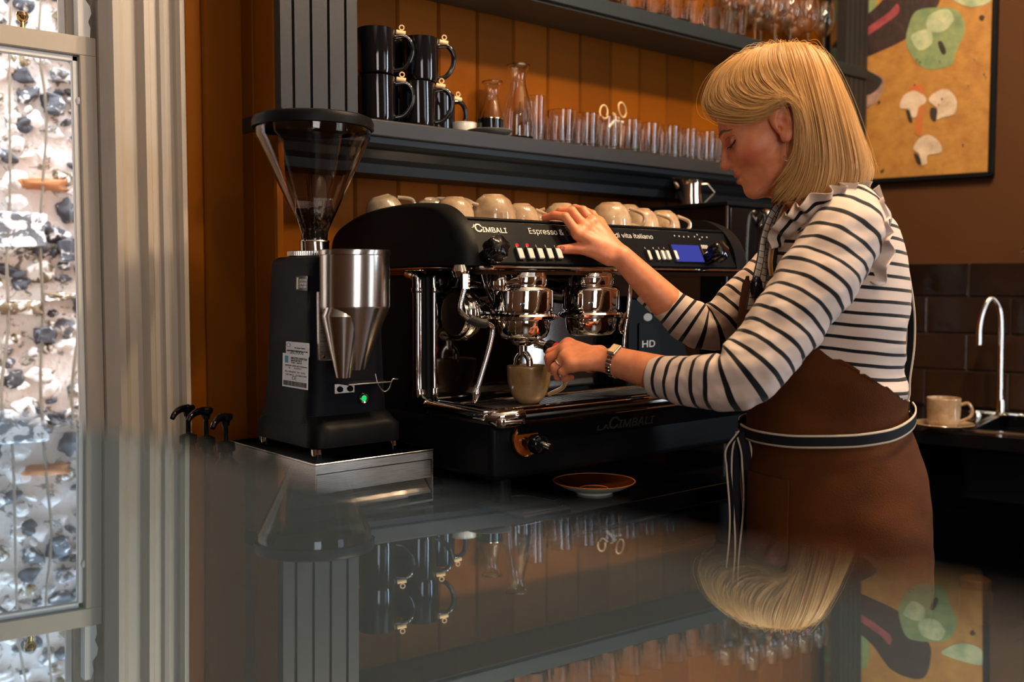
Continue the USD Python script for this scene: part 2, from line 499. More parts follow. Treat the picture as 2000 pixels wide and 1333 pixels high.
# moulded architrave between the window and the orange boards
tr = thing('trim_1', kind='structure')
px_edges = [(214, .012), (222, .022), (232, .03), (244, .030), (252, .016), (276, .016), (284, .027), (292, .034), (301, .030), (303, .018), (316, .018), (322, .026), (330, .029), (334, .02), (346, .02), (352, .033), (361, .041), (369, .036), (371, .0)]
pr = [(XY(p_, WY - d_), -d_) for p_, d_ in px_edges]
pts = [(WX1 - .012, .0)] + [(x_, WY * 0 + d_) for x_, d_ in pr] + [(pr[-1][0], 0.0)]
poly = Polygon([(x_, WY + d_) for x_, d_ in pts]).buffer(0)
obj('architrave', extrude_xy(poly, 0, 3.0), 'cream_trim', tr, smooth=25)
TRX = pr[-1][0]

# dark windows elsewhere in the room (they let the daylight in)
for n_, (a, b) in enumerate(XR):
    w = thing(f'window_{n_ + 2}', kind='structure')
    obj('window_frame', cat(*[chamfer(x, x + .05, -2.64, -2.56, .8, 2.7, .004) for x in (a, b - .05, (a + b) / 2 - .025)], *[chamfer(a, b, -2.64, -2.56, z, z + .05, .004) for z in (.8, 1.72, 2.65)]), 'cream_trim', w)
    obj('blind', bx(a - .02, b + .02, -2.72, -2.70, .78, 2.72), 'white_paint', w, smooth=False)
w = thing('window_4', kind='structure')
obj('window_frame', cat(*[box2(s, s + .05, -.08, .02, .85, 2.65) for s in (WIN4[0], WIN4[1] - .05, sum(WIN4) / 2)], *[box2(*WIN4, -.08, .02, z, z + .05) for z in (.85, 1.72, 2.6)]), 'cream_trim', w)
obj('blind', box2(WIN4[0] - .02, WIN4[1] + .02, -.15, -.13, .83, 2.67), 'white_paint', w, smooth=False)

# ------------------------------------------------------------------ outside: a flint wall in daylight
GY = 3.05
fw = thing('flint_wall', 'old flint and mortar garden wall in daylight outside the sash window', 'wall', (0, GY, 0))
obj('mortar', bx(-.9, 1.6, GY, GY + .3, 0, 3.4), 'mortar', fw, smooth=False)
rs = np.random.RandomState(11)
base_ico = trimesh.creation.icosphere(2)
spots = []


def stone(x, z, sx, sz, m_, d_=.03, boxy=0.):
    ic = base_ico.copy() if not boxy else base_ico.copy()
    v = ic.vertices
    if boxy:
        v = np.sign(v) * np.abs(v) ** .35
    n_ = meshkit.noise(v * 1.5 + rs.rand(3) * 50)[:, None]
    v = v * (.55 + .9 * n_)
    a_ = rs.uniform(-.5, .5) * (0 if boxy else 1)
    v = v * np.array([sx, d_, sz])
    c_, s_ = math.cos(a_), math.sin(a_)
    v = np.stack([v[:, 0] * c_ - v[:, 2] * s_, v[:, 1], v[:, 0] * s_ + v[:, 2] * c_], 1) + [x, GY - .004, z]
    ic.vertices = v
    obj('stone', ic, m_, fw, smooth=40)


def pst(px, py, wpx, hpx, m_, boxy=1.):
    q = onY(px, py, GY); f_ = (q - CAM) @ FWD
    spots.append((q[0], q[2], max(wpx, hpx) / 2 * f_ / FPX + .012))
    stone(q[0], q[2], wpx / 2 * f_ / FPX * 1.35, hpx / 2 * f_ / FPX * 1.1, m_, .035, boxy)


pst(80, 361, 66, 20, 'brick_orange'); pst(18, 458, 90, 58, 'flint_grey'); pst(150, 488, 52, 38, 'flint_dark'); pst(98, 868, 92, 36, 'flint_dark')
pst(24, 602, 66, 26, 'flint_tan'); pst(118, 580, 48, 12, 'flint_tan'); pst(85, 655, 26, 30, 'flint_dark'); pst(100, 206, 26, 34, 'flint_dark'); pst(118, 152, 30, 18, 'flint_grey')
tries = 0
while len(spots) < 290 and tries < 20000:
    tries += 1
    x, z = rs.uniform(.56, 1.10), rs.uniform(.80, 2.30)
    r_ = rs.uniform(.010, .030)
    if all((x - a) ** 2 + (z - b) ** 2 > (.66 * (r_ + c)) ** 2 for a, b, c in spots):
        spots.append((x, z, r_))
        stone(x, z, r_ * rs.uniform(.9, 1.35), r_ * rs.uniform(.7, 1.1), rs.choice(['flint_dark', 'flint_grey', 'flint_white', 'flint_tan'], p=[.36, .14, .36, .14]), .02)
# bare creeper stems on the wall
for sx, z0, z1, lean in ((.66, .3, 2.6, .12), (.79, .3, 2.7, .05), (.60, .4, 2.5, .06), (.93, .3, 2.6, .02), (.84, .2, 2.2, .12)):
    n_ = 14
    zz = np.linspace(z0, z1, n_)
    xx = sx + lean * (zz - z0) / (z1 - z0) + rs.uniform(-.012, .012, n_)
    obj('stem', tube(spline(np.stack([xx, np.full(n_, GY - .036) + rs.uniform(-.006, .006, n_), zz], 1), 40), np.linspace(.0055, .003, 40), 6), 'twig', fw, label='bare creeper stem')
obj('yard', bx(-2.5, 3, 2.12, 5, -.12, -.02), 'ground', kind='structure')

# ------------------------------------------------------------------ counter and cabinets under the machine
CZ, CY = .90, 1.24
ct = thing('bar_counter', 'long glossy black counter under the espresso machine and grinder', 'counter', (.62, CY, 0))
obj('worktop', rbox(.60, 2.36, CY, WY - .016, CZ - .035, CZ, .003, 8), 'counter_black', ct, smooth=30)
obj('cabinet_body', bx(.62, 2.34, CY + .03, WY - .02, .08, CZ - .035), 'black_satin', ct, smooth=False)
for i_ in range(3):
    a = .63 + i_ * .57
    d_ = obj('door', chamfer(a, a + .56, CY + .012, CY + .03, .1, CZ - .045, .003), 'black_satin', ct, smooth=False)
    obj('handle', cat(cyl((a + .2, CY - .012, .80), (a + .36, CY - .012, .80), .005, 12), *[cyl((a + x_, CY - .012, .80), (a + x_, CY + .014, .80), .004, 8) for x_ in (.215, .345)]), 'black_matte', d_)
obj('plinth', bx(.66, 2.3, CY + .07, WY - .02, 0, .08), 'black_matte', ct, smooth=False)

# ------------------------------------------------------------------ shelf unit above
SY = 1.80
SZ1, SZ2 = 1.645, 2.012                       # tops of the lower and the upper shelf
SX0, SX1 = XY(552, SY), 3.0
su = thing('wall_shelf_unit', 'dark grey painted shelf unit with fluted post on the boarded wall', 'shelf', (SX0, SY, 0))
obj('lower_shelf', rbox(SX0 - .004, SX1 + .05, SY - .012, WY - .016, SZ1 - .036, SZ1, .004), 'shelf_paint', su, label='lower shelf board')
obj('moulding', cat(extrude_yz(Polygon([(SY + .0, SZ1 - .036), (SY + .002, SZ1 - .048), (SY + .012, SZ1 - .055), (SY + .03, SZ1 - .058), (SY + .04, SZ1 - .075), (SY + .055, SZ1 - .085), (SY + .06, SZ1 - .105), (WY - .02, SZ1 - .105), (WY - .02, SZ1 - .036)]), SX0 + .004, SX1 + .04)), 'shelf_blue', su, smooth=20, label='stepped moulding under lower shelf')
obj('upper_shelf', rbox(SX0 + .02, SX1 + .05, SY - .012, WY - .016, SZ2 - .037, SZ2, .003), 'shelf_blue', su, label='upper shelf board')
obj('shelf_underside', bx(SX0 + .03, SX1 + .04, SY + .004, WY - .018, SZ2 - .0405, SZ2 - .037), 'shelf_underside', su, smooth=False)
for nm, a, b in (('fluted_post', SX0, XY(700, SY)), ('fluted_post', 2.93, 3.06)):
    n_ = 4
    pl = sbox(a, SY - .004, b, SY + .03)
    w_ = (b - a)
    for i_ in range(n_):
        x_ = a + w_ * (.16 + i_ * .227)
        pl = pl.difference(sbox(x_ - .003, SY - .01, x_ + .003, SY + .004))
    obj(nm, cat(extrude_xy(pl, SZ1, 2.998)), 'shelf_paint', su, smooth=False)
obj('end_board', chamfer(SX0 - .003, SX0 + .016, SY + .02, SY + .108, SZ1 - .7, 2.998, .004), 'orange_paint', su, smooth=False)
obj('end_board', chamfer(SX0 - .003, SX0 + .016, SY + .110, WY - .015, SZ1 - .7, 2.998, .004), 'orange_paint_b', su, smooth=False)

# ------------------------------------------------------------------ ceiling lamps
for i_, (x, y, pw) in enumerate(SPOTS):
    loc_ = ['over the counter near the window', 'over the middle of the counter', 'over the far end of the counter', 'behind the counter on the window side', 'behind the counter on the tiled side'][i_]
    t = thing('ceiling_spotlight', f'round white ceiling spotlight {loc_}', 'lamp', (x, y, 3.0))
    obj('housing', lathe([(.0, 3.0), (.055, 3.0), (.055, 2.93), (.048, 2.925), (.042, 2.95), (0, 2.95)], 24, (x, y, 0)), 'white_paint', t)
    obj('lens', lathe([(0, 2.9485), (.040, 2.9485), (.040, 2.946), (0, 2.946)], 24, (x, y, 0)), 'lamp_glow', t)
    l = UsdLux.SphereLight.Define(stage, str(t.GetPath()) + '/bulb')
    l.AddTranslateOp().Set(Gf.Vec3d(0, 0, -.14)); l.CreateRadiusAttr(.06)
    l.CreateColorAttr(Gf.Vec3f(*WARM)); l.CreateIntensityAttr(pw * 10)

# ------------------------------------------------------------------ espresso machine
MX0, MX1 = 1.085, 1.90          # outer sides
GYY = 1.42                      # line of the groups
TZ = 1.077                      # top of the drip tray
em = thing('espresso_machine', 'black and chrome two-group espresso machine with a lettered front panel', 'espresso machine', (1.49, 1.6, CZ))
HB = 1.333                      # underside of the housing


def side_outline():
    p = np.array([(1.885, HB), (1.885, 1.372), (1.872, 1.402), (1.83, 1.425), (1.74, 1.447), (1.62, 1.455), (1.53, 1.452), (1.475, 1.442), (1.432, 1.416), (1.405, 1.376), (1.395, HB)])
    return np.vstack([spline(p, 60), [(1.60, HB)]])


def bulged(x0, x1, depth, at_left=True):
    """A side panel: flat outline at the inner face, rounded over towards the outer face."""
    o = side_outline(); c = np.array([1.63, HB])
    rings = []
    for t in np.linspace(0, 1, 9):
        ang = t * math.pi / 2
        inset = depth * (1 - math.cos(ang))
        s = 1 - inset / .24 * np.array([1.0, 1.0])
        q = c + (o - c) * np.array([1 - inset / .25, 1 - inset / .30])
        q[:, 1] = np.maximum(q[:, 1], HB)
        x = x1 + (x0 - x1) * math.sin(ang)
        rings.append(np.stack([np.full(len(q), x), q[:, 0], q[:, 1]], 1))
    return loft(rings)


obj('side_panel', bulged(MX0 - .012, MX0 + .020, .030), 'black_matte', em, smooth=40)
obj('side_panel', bulged(MX1 + .012, MX1 - .055, .030), 'black_matte', em, smooth=40)
PX0, PX1 = MX0 + .018, MX1 - .05
body = extrude_yz(Polygon([(1.40, HB), (1.447, 1.402), (1.46, 1.408), (1.84, 1.408), (1.875, 1.38), (1.875, HB)]), PX0 - .01, PX1 + .01)
obj('housing', body, 'black_satin', em, smooth=30)
# front panel, leaning back
FPB, FPT = np.array([1.397, HB + .004]), np.array([1.436, 1.416])
fdir = np.array([0, FPT[0] - FPB[0], FPT[1] - FPB[1]]); FPH = np.linalg.norm(fdir); fdir /= FPH
FN = np.cross([1.0, 0, 0], fdir)          # out of the panel, towards the barista
fp_ = rbox(PX0, PX1, 0, FPH, -.012, 0, .003)
obj('front_panel', basis(fp_, (1, 0, 0), fdir, FN, (0, FPB[0], FPB[1])), 'black_satin', em, smooth=30)


def panel_pt(px, py, off=0.0):
    """(x, height up the panel) of a pixel on the front panel."""
    d = ray(px, py); o = np.array([0, FPB[0], FPB[1]]) + FN * off
    t = ((o - CAM) @ FN) / (d @ FN); q = CAM + d * t
    return q[0], (q - o) @ fdir


def on_panel(m, x, h, off=0.0):
    return basis(m, (1, 0, 0), fdir, FN, np.array([x, FPB[0], FPB[1]]) + fdir * h + FN * off)


def panel_text(name, s, px0, px1, py, hpx, bold=False, m_='silver_print'):
    x0, h0 = panel_pt(px0, py); x1, _ = panel_pt(px1, py)
    hh = hpx * 1.83 / FPX
    m = meshkit.text_mesh(s, hh, .0008, bold)
    m.vertices[:, 0] -= m.vertices[:, 0].min()
    m.vertices[:, 0] *= (x1 - x0) / np.ptp(m.vertices[:, 0])
    return obj(name, on_panel(m, x0, h0, .0002), m_, em, smooth=False)


panel_text('lettering', 'LA', 917, 930, 445, 7, True)
panel_text('lettering', 'C', 929, 943, 453, 17, True)
panel_text('lettering', 'IMBALI', 943, 990, 454, 11, True)
panel_text('lettering', 'Espresso &', 1034, 1100, 457, 13)
panel_text('lettering', 'Cappuccino,', 1105, 1172, 461, 13, m_='dim_print')
panel_text('lettering', 'stile di vita italiano', 1175, 1274, 463, 11)
# keys, their captions and lights
for gi, (kx, kw, ky) in enumerate((((1009, 1029, 1048, 1066, 1084), 11, 497), ((1262, 1278, 1289, 1299, 1314), 7, 500))):
    for i_, px in enumerate(kx):
        x0, h0 = panel_pt(px, ky); x1, _ = panel_pt(px + kw, ky)
        ww = x1 - x0
        kb = rbox(0, ww, -.011, .011, 0, .006, .002, 8)
        kk = obj('key', on_panel(kb, x0, h0), 'silver_print', em)
        obj('key_edge', on_panel(bx(-.0022, 0, -.012, .012, 0, .007), x0, h0), 'chrome', kk, smooth=False)
        obj('caption', on_panel(meshkit.text_mesh(('1', '2', '1', '2', '+')[i_], .0035, .0006, True), x0 + ww * .25, h0 + .0165), 'silver_print', em, smooth=False)
        if gi == 0 and i_ < 2:
            obj('indicator_light', on_panel(lathe([(0, .0016), (.0032, .0012), (.004, 0), (0, 0)], 16), x0 + ww * .6, h0 + .0195), 'lit_red', em)
x0, h0 = panel_pt(1321, 512); x1, h1 = panel_pt(1362, 481)
ds = obj('display', on_panel(rbox(x0 - .006, x1 + .008, h0 - .003, h1 + .003, -.002, .0025, .0015, 6), 0, 0), 'black_gloss', em)
dm = trimesh.creation.box([x1 - x0, h1 - h0, .001]); dm.apply_translation([(x0 + x1) / 2, (h0 + h1) / 2, .0027])
obj('screen', on_panel(dm, 0, 0), 'lit_blue', ds, smooth=False)
obj('display_trim', on_panel(bx(x1 + .006, x1 + .0085, h0 - .002, h1 + .002, 0, .003), 0, 0), 'chrome', ds, smooth=False)
for i_, (px, py) in enumerate(((1317, 461), (1326, 462), (1335, 463), (1344, 463), (1356, 463), (1361, 459), (1366, 468), (1371, 464), (1380, 464))):
    x_, h_ = panel_pt(px, py)
    obj('symbol', on_panel(lathe([(0, .0008), (.0017, .0008), (.0017, 0), (0, 0)], 10), x_, h_), 'silver_print', em, smooth=False)
x_, h_ = panel_pt(1371, 486)
obj('lettering', on_panel(cat(*[bx(i_ * .006, i_ * .006 + .0035, 0, .009, 0, .0008) for i_ in range(4)]), x_, h_), 'silver_print', em, smooth=False)


def tap_knob(px, py, r, ln, name='steam_knob'):
    x_, h_ = panel_pt(px, py)
    a = np.arange(0, 2 * np.pi, 2 * np.pi / 40)
    rr = r * (1 + .10 * np.cos(5 * a))
    rings = []
    for t_, s_ in ((0, .45), (.02, .62), (.35, .66), (.45, .98), (.55, 1.0), (.9, .97), (1.0, .8), (1.03, .3)):
        rings.append(np.stack([rr * s_ * np.cos(a), rr * s_ * np.sin(a), np.full(40, t_ * ln)], 1))
    k_ = obj(name, on_panel(loft(rings), x_, h_), 'black_gloss', em, smooth=50)
    return k_


tap_knob(949, 503, .022, .05)
tap_knob(1381, 506, .022, .05)
# rail round the cup warmer, chrome line under the panel, work area
obj('cup_tray', cat(bx(PX0, PX1, 1.45, 1.84, 1.407, 1.4105), *[bx(PX0 + .01, PX1 - .01, y_, y_ + .004, 1.4105, 1.412) for y_ in np.arange(1.47, 1.83, .022)]), 'steel', em, smooth=False)
obj('tray_lip', cat(tube([(PX0, 1.442, 1.419), (PX1, 1.442, 1.419)], .0035, 8)), 'black_satin', em)
rail = spline([(MX0 - .004, 1.75, HB - .004), (MX0 - .006, 1.50, HB - .004), (MX0 + .004, 1.425, HB - .004), (MX0 + .03, 1.393, HB - .004), (MX0 + .07, 1.388, HB - .004)], 40)
obj('chrome_band', tube(np.vstack([rail, [(MX1 - .07, 1.388, HB - .004), (MX1 + .003, 1.40, HB - .004)]]), .0042, 8), 'chrome_warm', em)
obj('work_area_ceiling', cat(bx(MX0 + .01, MX1 - .005, 1.396, 1.86, HB - .016, HB - .002)), 'dark_mirror', em, smooth=False)
obj('rear_body', rbox(MX0 + .012, MX1 - .01, 1.55, 1.87, .955, HB - .012, .01), 'black_matte', em)
BSY = 1.535
obj('backsplash', bx(MX0 + .024, MX1 - .012, BSY, BSY + .012, TZ + .004, HB - .014), 'dark_mirror', em, smooth=False)
obj('backsplash_trim', cat(bx(MX0 + .022, MX0 + .0255, BSY - .003, BSY + .012, TZ + .002, HB - .018), bx(MX0 + .022, MX1 - .012, BSY - .004, BSY + .002, TZ + .003, TZ + .007)), 'chrome', em, smooth=False)
for nm, x_ in (('frame_post', MX0 + .006), ('frame_post', MX1 - .004)):
    zz = [(x_, 1.60, HB - .014), (x_, 1.578, HB - .02), (x_, 1.57, HB - .04), (x_, 1.57, TZ + .03), (x_, 1.562, TZ + .008), (x_, 1.54, TZ - .004)]
    obj(nm, tube(spline(zz, 40), .0105, 16), 'chrome', em)
    obj('frame_joint', lathe([(.0, -.012), (.013, -.010), (.015, 0), (.013, .010), (0, .012)], 20, (x_, 1.566, TZ + .012)), 'chrome_warm', em)
    obj('frame_joint', lathe([(.0, -.006), (.012, -.005), (.013, 0), (.012, .005), (0, .006)], 20, (x_, 1.57, HB - .045)), 'chrome_warm', em)
# drip tray with its chrome rim, grille and rounded front corners
TF = 1.325
obj('drip_tray', rbox(MX0 + .012, MX1 - .004, TF + .012, BSY + .01, TZ - .03, TZ - .006, .004), 'steel_brushed', em)
gr = obj('tray_grille', cat(bx(MX0 + .03, MX1 - .02, TF + .028, BSY - .012, TZ - .006, TZ - .0035)), 'steel_brushed', em, smooth=False)
obj('grille_slot', cat(*[bx(MX0 + .04, MX1 - .03, y_, y_ + .0022, TZ - .0035, TZ - .0031) for y_ in np.arange(TF + .045, BSY - .02, .0085)]), 'black_matte', gr, smooth=False)
obj('grille_rib', cat(*[cyl((MX0 + .03, y_, TZ - .0015), (MX1 - .02, y_, TZ - .0015), .0035, 8) for y_ in (BSY - .05, TF + .03)]), 'chrome', gr)
rim = spline([(MX0 + .006, 1.55, TZ - .006), (MX0 + .002, 1.46, TZ - .008), (MX0 + .002, TF + .05, TZ - .010), (MX0 + .010, TF + .018, TZ - .010), (MX0 + .035, TF + .002, TZ - .008), (MX0 + .06, TF, TZ - .007)], 50)
obj('tray_rim', cat(tube(rim, .0095, 14), tube([(MX0 + .06, TF, TZ - .004), (MX1, TF, TZ - .004)], .0045, 10)), 'chrome', em)
obj('tray_rim', tube(spline([(MX0 + .022, BSY - .01, TZ), (MX0 + .02, TF + .05, TZ), (MX0 + .026, TF + .028, TZ), (MX0 + .05, TF + .018, TZ), (MX1 - .02, TF + .018, TZ)], 60), .003, 8), 'chrome', em)
cap = m3.Manifold.batch_hull([m3.Manifold.sphere(r_, 20).translate(list(p_)) for p_, r_ in (((MX0 + .018, TF + .04, TZ - .012), .013), ((MX0 + .02, TF + .012, TZ - .018), .014), ((MX0 + .055, TF + .006, TZ - .018), .011), ((MX0 + .06, TF + .02, TZ - .014), .012))])
obj('corner_cap', cap, 'chrome_warm', em)
# front skirt with pressed lettering, lower body, feet
sk = extrude_yz(Polygon([(TF + .003, TZ - .014), (TF - .004, TZ - .02), (TF - .006, TZ - .024), (TF + .004, TZ - .03), (TF + .012, TZ - .06), (TF + .034, TZ - .085), (TF + .06, TZ - .085), (TF + .06, TZ - .014)]), MX0 + .055, MX1)
obj('front_skirt', sk, 'black_gloss', em, smooth=20)
obj('skirt_line', tube([(MX0 + .058, TF - .0065, TZ - .022), (MX1, TF - .0065, TZ - .022)], .0022, 8), 'chrome', em)
obj('lower_body', rbox(MX0 + .004, MX1 - .01, TF + .016, 1.86, CZ + .05, TZ - .024, .014), 'black_satin', em)
sd = np.array([0, TF + .004 - (TF + .012), TZ - .03 - (TZ - .06)]); sd /= np.linalg.norm(sd)
sn = np.cross([1., 0, 0], sd)
for s_, px0, px1, hh in (('LA', 1166, 1190, .010), ('C', 1188, 1207, .024), ('IMBALI', 1207, 1276, .016)):
    q0 = onY(px0, 848 - (px0 - 1166) * .10, TF + .01); q1 = onY(px1, 840, TF + .01)
    m = meshkit.text_mesh(s_, hh, .0016, True); m.vertices[:, 0] -= m.vertices[:, 0].min(); m.vertices[:, 0] *= (q1[0] - q0[0]) / np.ptp(m.vertices[:, 0])
    obj('pressed_lettering', basis(m, (1, 0, 0), sd, sn, np.array([q0[0], TF + .012, TZ - .056])), 'dim_print', em, smooth=False)
q = onY(1036, 858, TF - .0)
obj('dial_plate', basis(lathe([(0, .004), (.026, .004), (.03, .002), (.03, 0), (0, 0)], 40), (1, 0, 0), (0, 0, 1), (0, -1, 0), (q[0], TF + .012, q[2])), 'amber', em)
obj('dial_rim', basis(lathe([(.028, 0), (.031, .003), (.0325, .005), (.034, .002), (.034, 0)], 40), (1, 0, 0), (0, 0, 1), (0, -1, 0), (q[0], TF + .012, q[2])), 'brass', em)
dk = obj('dial_knob', basis(lathe([(0, .048), (.010, .048), (.016, .044), (.018, .03), (.016, .02), (.010, .014), (.010, 0)], 24), (1, 0, 0), (0, 0, 1), (0, -1, 0), (q[0] - .004, TF + .008, q[2] - .006)), 'black_gloss', em)
obj('spindle', cyl((q[0] - .004, TF - .04, q[2] - .006), (q[0] - .004, TF - .06, q[2] - .008), .007, 16), 'chrome_warm', dk)
for x_ in (MX0 + .06, MX1 - .06):
    for y_ in (TF + .06, 1.80):
        obj('foot', lathe([(0, 0), (.02, 0), (.022, .006), (.018, .014), (.018, .058), (0, .058)], 20, (x_, y_, CZ)), 'black_satin', em)


def group_head(px):
    x_ = XY(px, GYY)
    S = lambda p_: [(r_ * 1.14, z_) for r_, z_ in p_]
    prof = [(0, 1.318), (.034, 1.318), (.0395, 1.314), (.0405, 1.310), (.0405, 1.300), (.039, 1.2975), (.0385, 1.296), (.044, 1.2945), (.0485, 1.291), (.0505, 1.286), (.0505, 1.256), (.050, 1.250), (.046, 1.2465), (.046, 1.244)]
    h = obj('group_head', lathe(S(prof), 56, (x_, GYY, 0)), 'chrome', em, smooth=40)
    obj('group_ring', lathe(S([(.044, 1.246), (.055, 1.244), (.0575, 1.240), (.0565, 1.235), (.050, 1.232), (.044, 1.232)]), 56, (x_, GYY, 0)), 'chrome', h, smooth=40)
    obj('group_bell', lathe(S([(.0445, 1.233), (.0450, 1.226), (.043, 1.210), (.039, 1.201), (.034, 1.1975), (0, 1.1975)]), 56, (x_, GYY, 0)), 'chrome', h, smooth=40)
    obj('group_neck', cat(tube(spline([(x_, GYY + .03, 1.285), (x_, 1.48, 1.29), (x_, BSY, 1.295)], 16), .034, 24), lathe([(0, 0), (.042, 0), (.045, -.01), (.04, -.02), (0, -.02)], 32, (x_, GYY, HB - .012))), 'chrome', h)
    return x_


GX1 = group_head(1022)
GX2 = group_head(1155)
# steam wands with ball nut, bent tube, rubber sleeve and tip
WYD = 1.375


def wp(px, py, y=WYD):
    return onY(px, py, y)


sw = obj('steam_wand', tube(spline([wp(908, 545), wp(907, 562), wp(903, 580), wp(899, 598), wp(902, 612), wp(918, 624), wp(940, 633), wp(955, 634), wp(962, 642), wp(960, 660), wp(953, 690), wp(940, 735), wp(931, 764)], 90), .0046, 14), 'chrome', em)
obj('wand_nut', cyl(wp(908, 536), wp(908, 564), .0085, 6), 'chrome', sw, smooth=False)
obj('wand_ball', lathe([(0, -.016), (.012, -.011), (.016, 0), (.012, .011), (0, .016)], 24, wp(900, 530, 1.40)), 'chrome_warm', sw)
obj('rubber_sleeve', tube(spline([wp(915, 622), wp(932, 630), wp(950, 633)], 16), [.0075] + [.0085] * 14 + [.0075], 14), 'rubber', sw)
tp = spline([wp(933, 754), wp(930, 768), wp(928, 778), wp(925, 787)], 12)
obj('wand_tip', tube(tp, [.0055, .0058, .006, .0075, .0078, .0075, .0066, .006, .0052, .0046, .0042, .0036], 14), 'chrome', sw)
sw2 = obj('steam_wand', tube(spline([wp(1232, 545), wp(1230, 580), wp(1226, 615), wp(1221, 645), wp(1218, 690), wp(1216, 720)], 50), .0042, 12), 'chrome', em)
obj('wand_loop', tube(spline([wp(1222, 612), wp(1213, 630), wp(1211, 642), wp(1216, 650), wp(1224, 636), wp(1222, 612)], 30), .0035, 10), 'chrome_warm', sw2)
# round chrome gauge bell beside the left group, facing the near end
gx = onY(862, 617, 1.50)
bell = lathe([(0, .004), (.038, .004), (.040, .0), (.046, .0), (.050, -.006), (.050, -.014), (.046, -.026), (.036, -.038), (.024, -.048), (.02, -.07), (0, -.07)], 48)
ga = obj('gauge_bell', basis(bell, (0, -1, 0), (0, 0, 1), (-1, 0, 0), (1.114, 1.480, 1.243)), 'chrome', em)
obj('gauge_face', basis(lathe([(0, .0065), (.039, .006), (.040, .004), (0, .004)], 48), (0, -1, 0), (0, 0, 1), (-1, 0, 0), (1.114, 1.480, 1.243)), 'steel', ga)
obj('water_spout', cat(tube(spline([(1.20, 1.50, HB - .014), (1.20, 1.48, 1.28), (1.20, 1.455, 1.25), (1.20, 1.45, 1.215)], 24), .009, 14), lathe([(0, 0), (.022, .004), (.028, .02), (.026, .04), (.014, .055), (0, .06)], 28, (1.235, 1.50, 1.255))), 'chrome', em)
obj('steam_valve', cat(lathe([(0, 0), (.016, .0), (.02, .012), (.016, .026), (.01, .04), (0, .04)], 20, (1.168, 1.42, HB - .045)), cyl((1.168, 1.42, HB - .03), (1.19, 1.385, HB - .028), .008, 12)), 'chrome_warm', em)

# ------------------------------------------------------------------ portafilter in the left group
pf = thing('portafilter', 'chrome double-spout portafilter with black and red handle locked in the left group', 'portafilter', (GX1, GYY, 1.15))
obj('spout_base', lathe([(0, 1.197), (.022, 1.197), (.024, 1.193), (.020, 1.187), (.012, 1.183), (0, 1.183)], 32, (GX1, GYY, 0)), 'chrome', pf)
obj('spout', cat(cyl((GX1, GYY, 1.186), (GX1, GYY, 1.166), .0075, 16), *[tube(spline([(GX1, GYY, 1.170), (GX1, GYY + s_ * .009, 1.167), (GX1, GYY + s_ * .017, 1.158), (GX1, GYY + s_ * .019, 1.146)], 16), .0065, 12) for s_ in (-1, 1)]), 'chrome', pf)
HD0, HD1 = np.array([GX1 + .008, GYY - .03, 1.191]), np.array([GX1 + .044, 1.268, 1.150])
hdv = (HD1 - HD0)
obj('handle_neck', tube([HD0 + hdv * t_ for t_ in (0, .10, .18)], [.011, .0085, .0085], 16), 'chrome', pf)
obj('grip', tube([HD0 + hdv * t_ for t_ in (.16, .18, .22, .30)], [.010, .0135, .0145, .0145], 20), 'black_gloss', pf, label='black upper end of the handle')
obj('grip_end', tube([HD0 + hdv * t_ for t_ in (.30, .36, .6, .9, .98, 1.0)], [.0145, .0145, .0155, .0155, .012, .004], 20), 'red_plastic', pf, label='red end of the handle')

# ------------------------------------------------------------------ cups
def cup_shape(name, label, mat_, R=.043, r=.026, h=.066, upside=False, at=(0, 0, 0), rotz=0., group=None, belly=1.0, inside=None):
    t = thing(name, label, 'cup', at, rotz, group)
    prof = spline([(r * .80, 0), (r, .004), (r + (R - r) * .45 * belly, h * .20), (r + (R - r) * .86, h * .52), (R * .985, h * .82), (R, h)], 24)
    prof_i = [(p_[0] - .0035, max(p_[1], .006)) for p_ in prof[::-1]]
    pr_ = [(0, .003)] + [(r * .7, .003)] + [tuple(p_) for p_ in prof] + [(R - .0012, h + .0012), (R - .0025, h + .0008)] + prof_i[1:-3] + [(0, .0065)]
    b = lathe(pr_, 40)
    hp = spline([(R * .93, 0, h * .80), (R + .016, 0, h * .86), (R + .026, 0, h * .66), (R + .022, 0, h * .42), (R * .86, 0, h * .22)], 24)
    hn = tube(hp, np.linspace(.0048, .004, 24), 10)
    if upside:
        F_ = np.diag([1., 1., -1., 1.])
        for m in (b, hn):
            m.apply_transform(F_); m.invert(); m.apply_translation([0, 0, h + .0012])
    obj('body', b, mat_, t, smooth=50, local=True)
    obj('handle', hn, mat_, t, local=True)
    return t


cx = XY(1033, GYY)
c_ = cup_shape('coffee_cup', 'mottled beige coffee cup on the drip tray under the left group', 'cup_clay', .0425, .0235, .070, at=(cx, GYY, TZ - .003), rotz=-.75)
obj('coffee', lathe([(0, .052), (.0365, .052), (.0365, .050), (0, .050)], 32), 'coffee', c_, local=True)
CUPR = 1.4125


def warm_cup(px, y, s, label, mat_='cup_glaze', rot=-.6, z=CUPR, tilt=None):
    t = cup_shape('stacked_cup', label, mat_, .046 * s, .025 * s, .060 * s, True, (XY(px, y), y, z), rot, 'cups warming on the espresso machine')
    if tilt:
        UsdGeom.Xformable(t).AddRotateXYZOp().Set(Gf.Vec3f(*tilt))
    return t


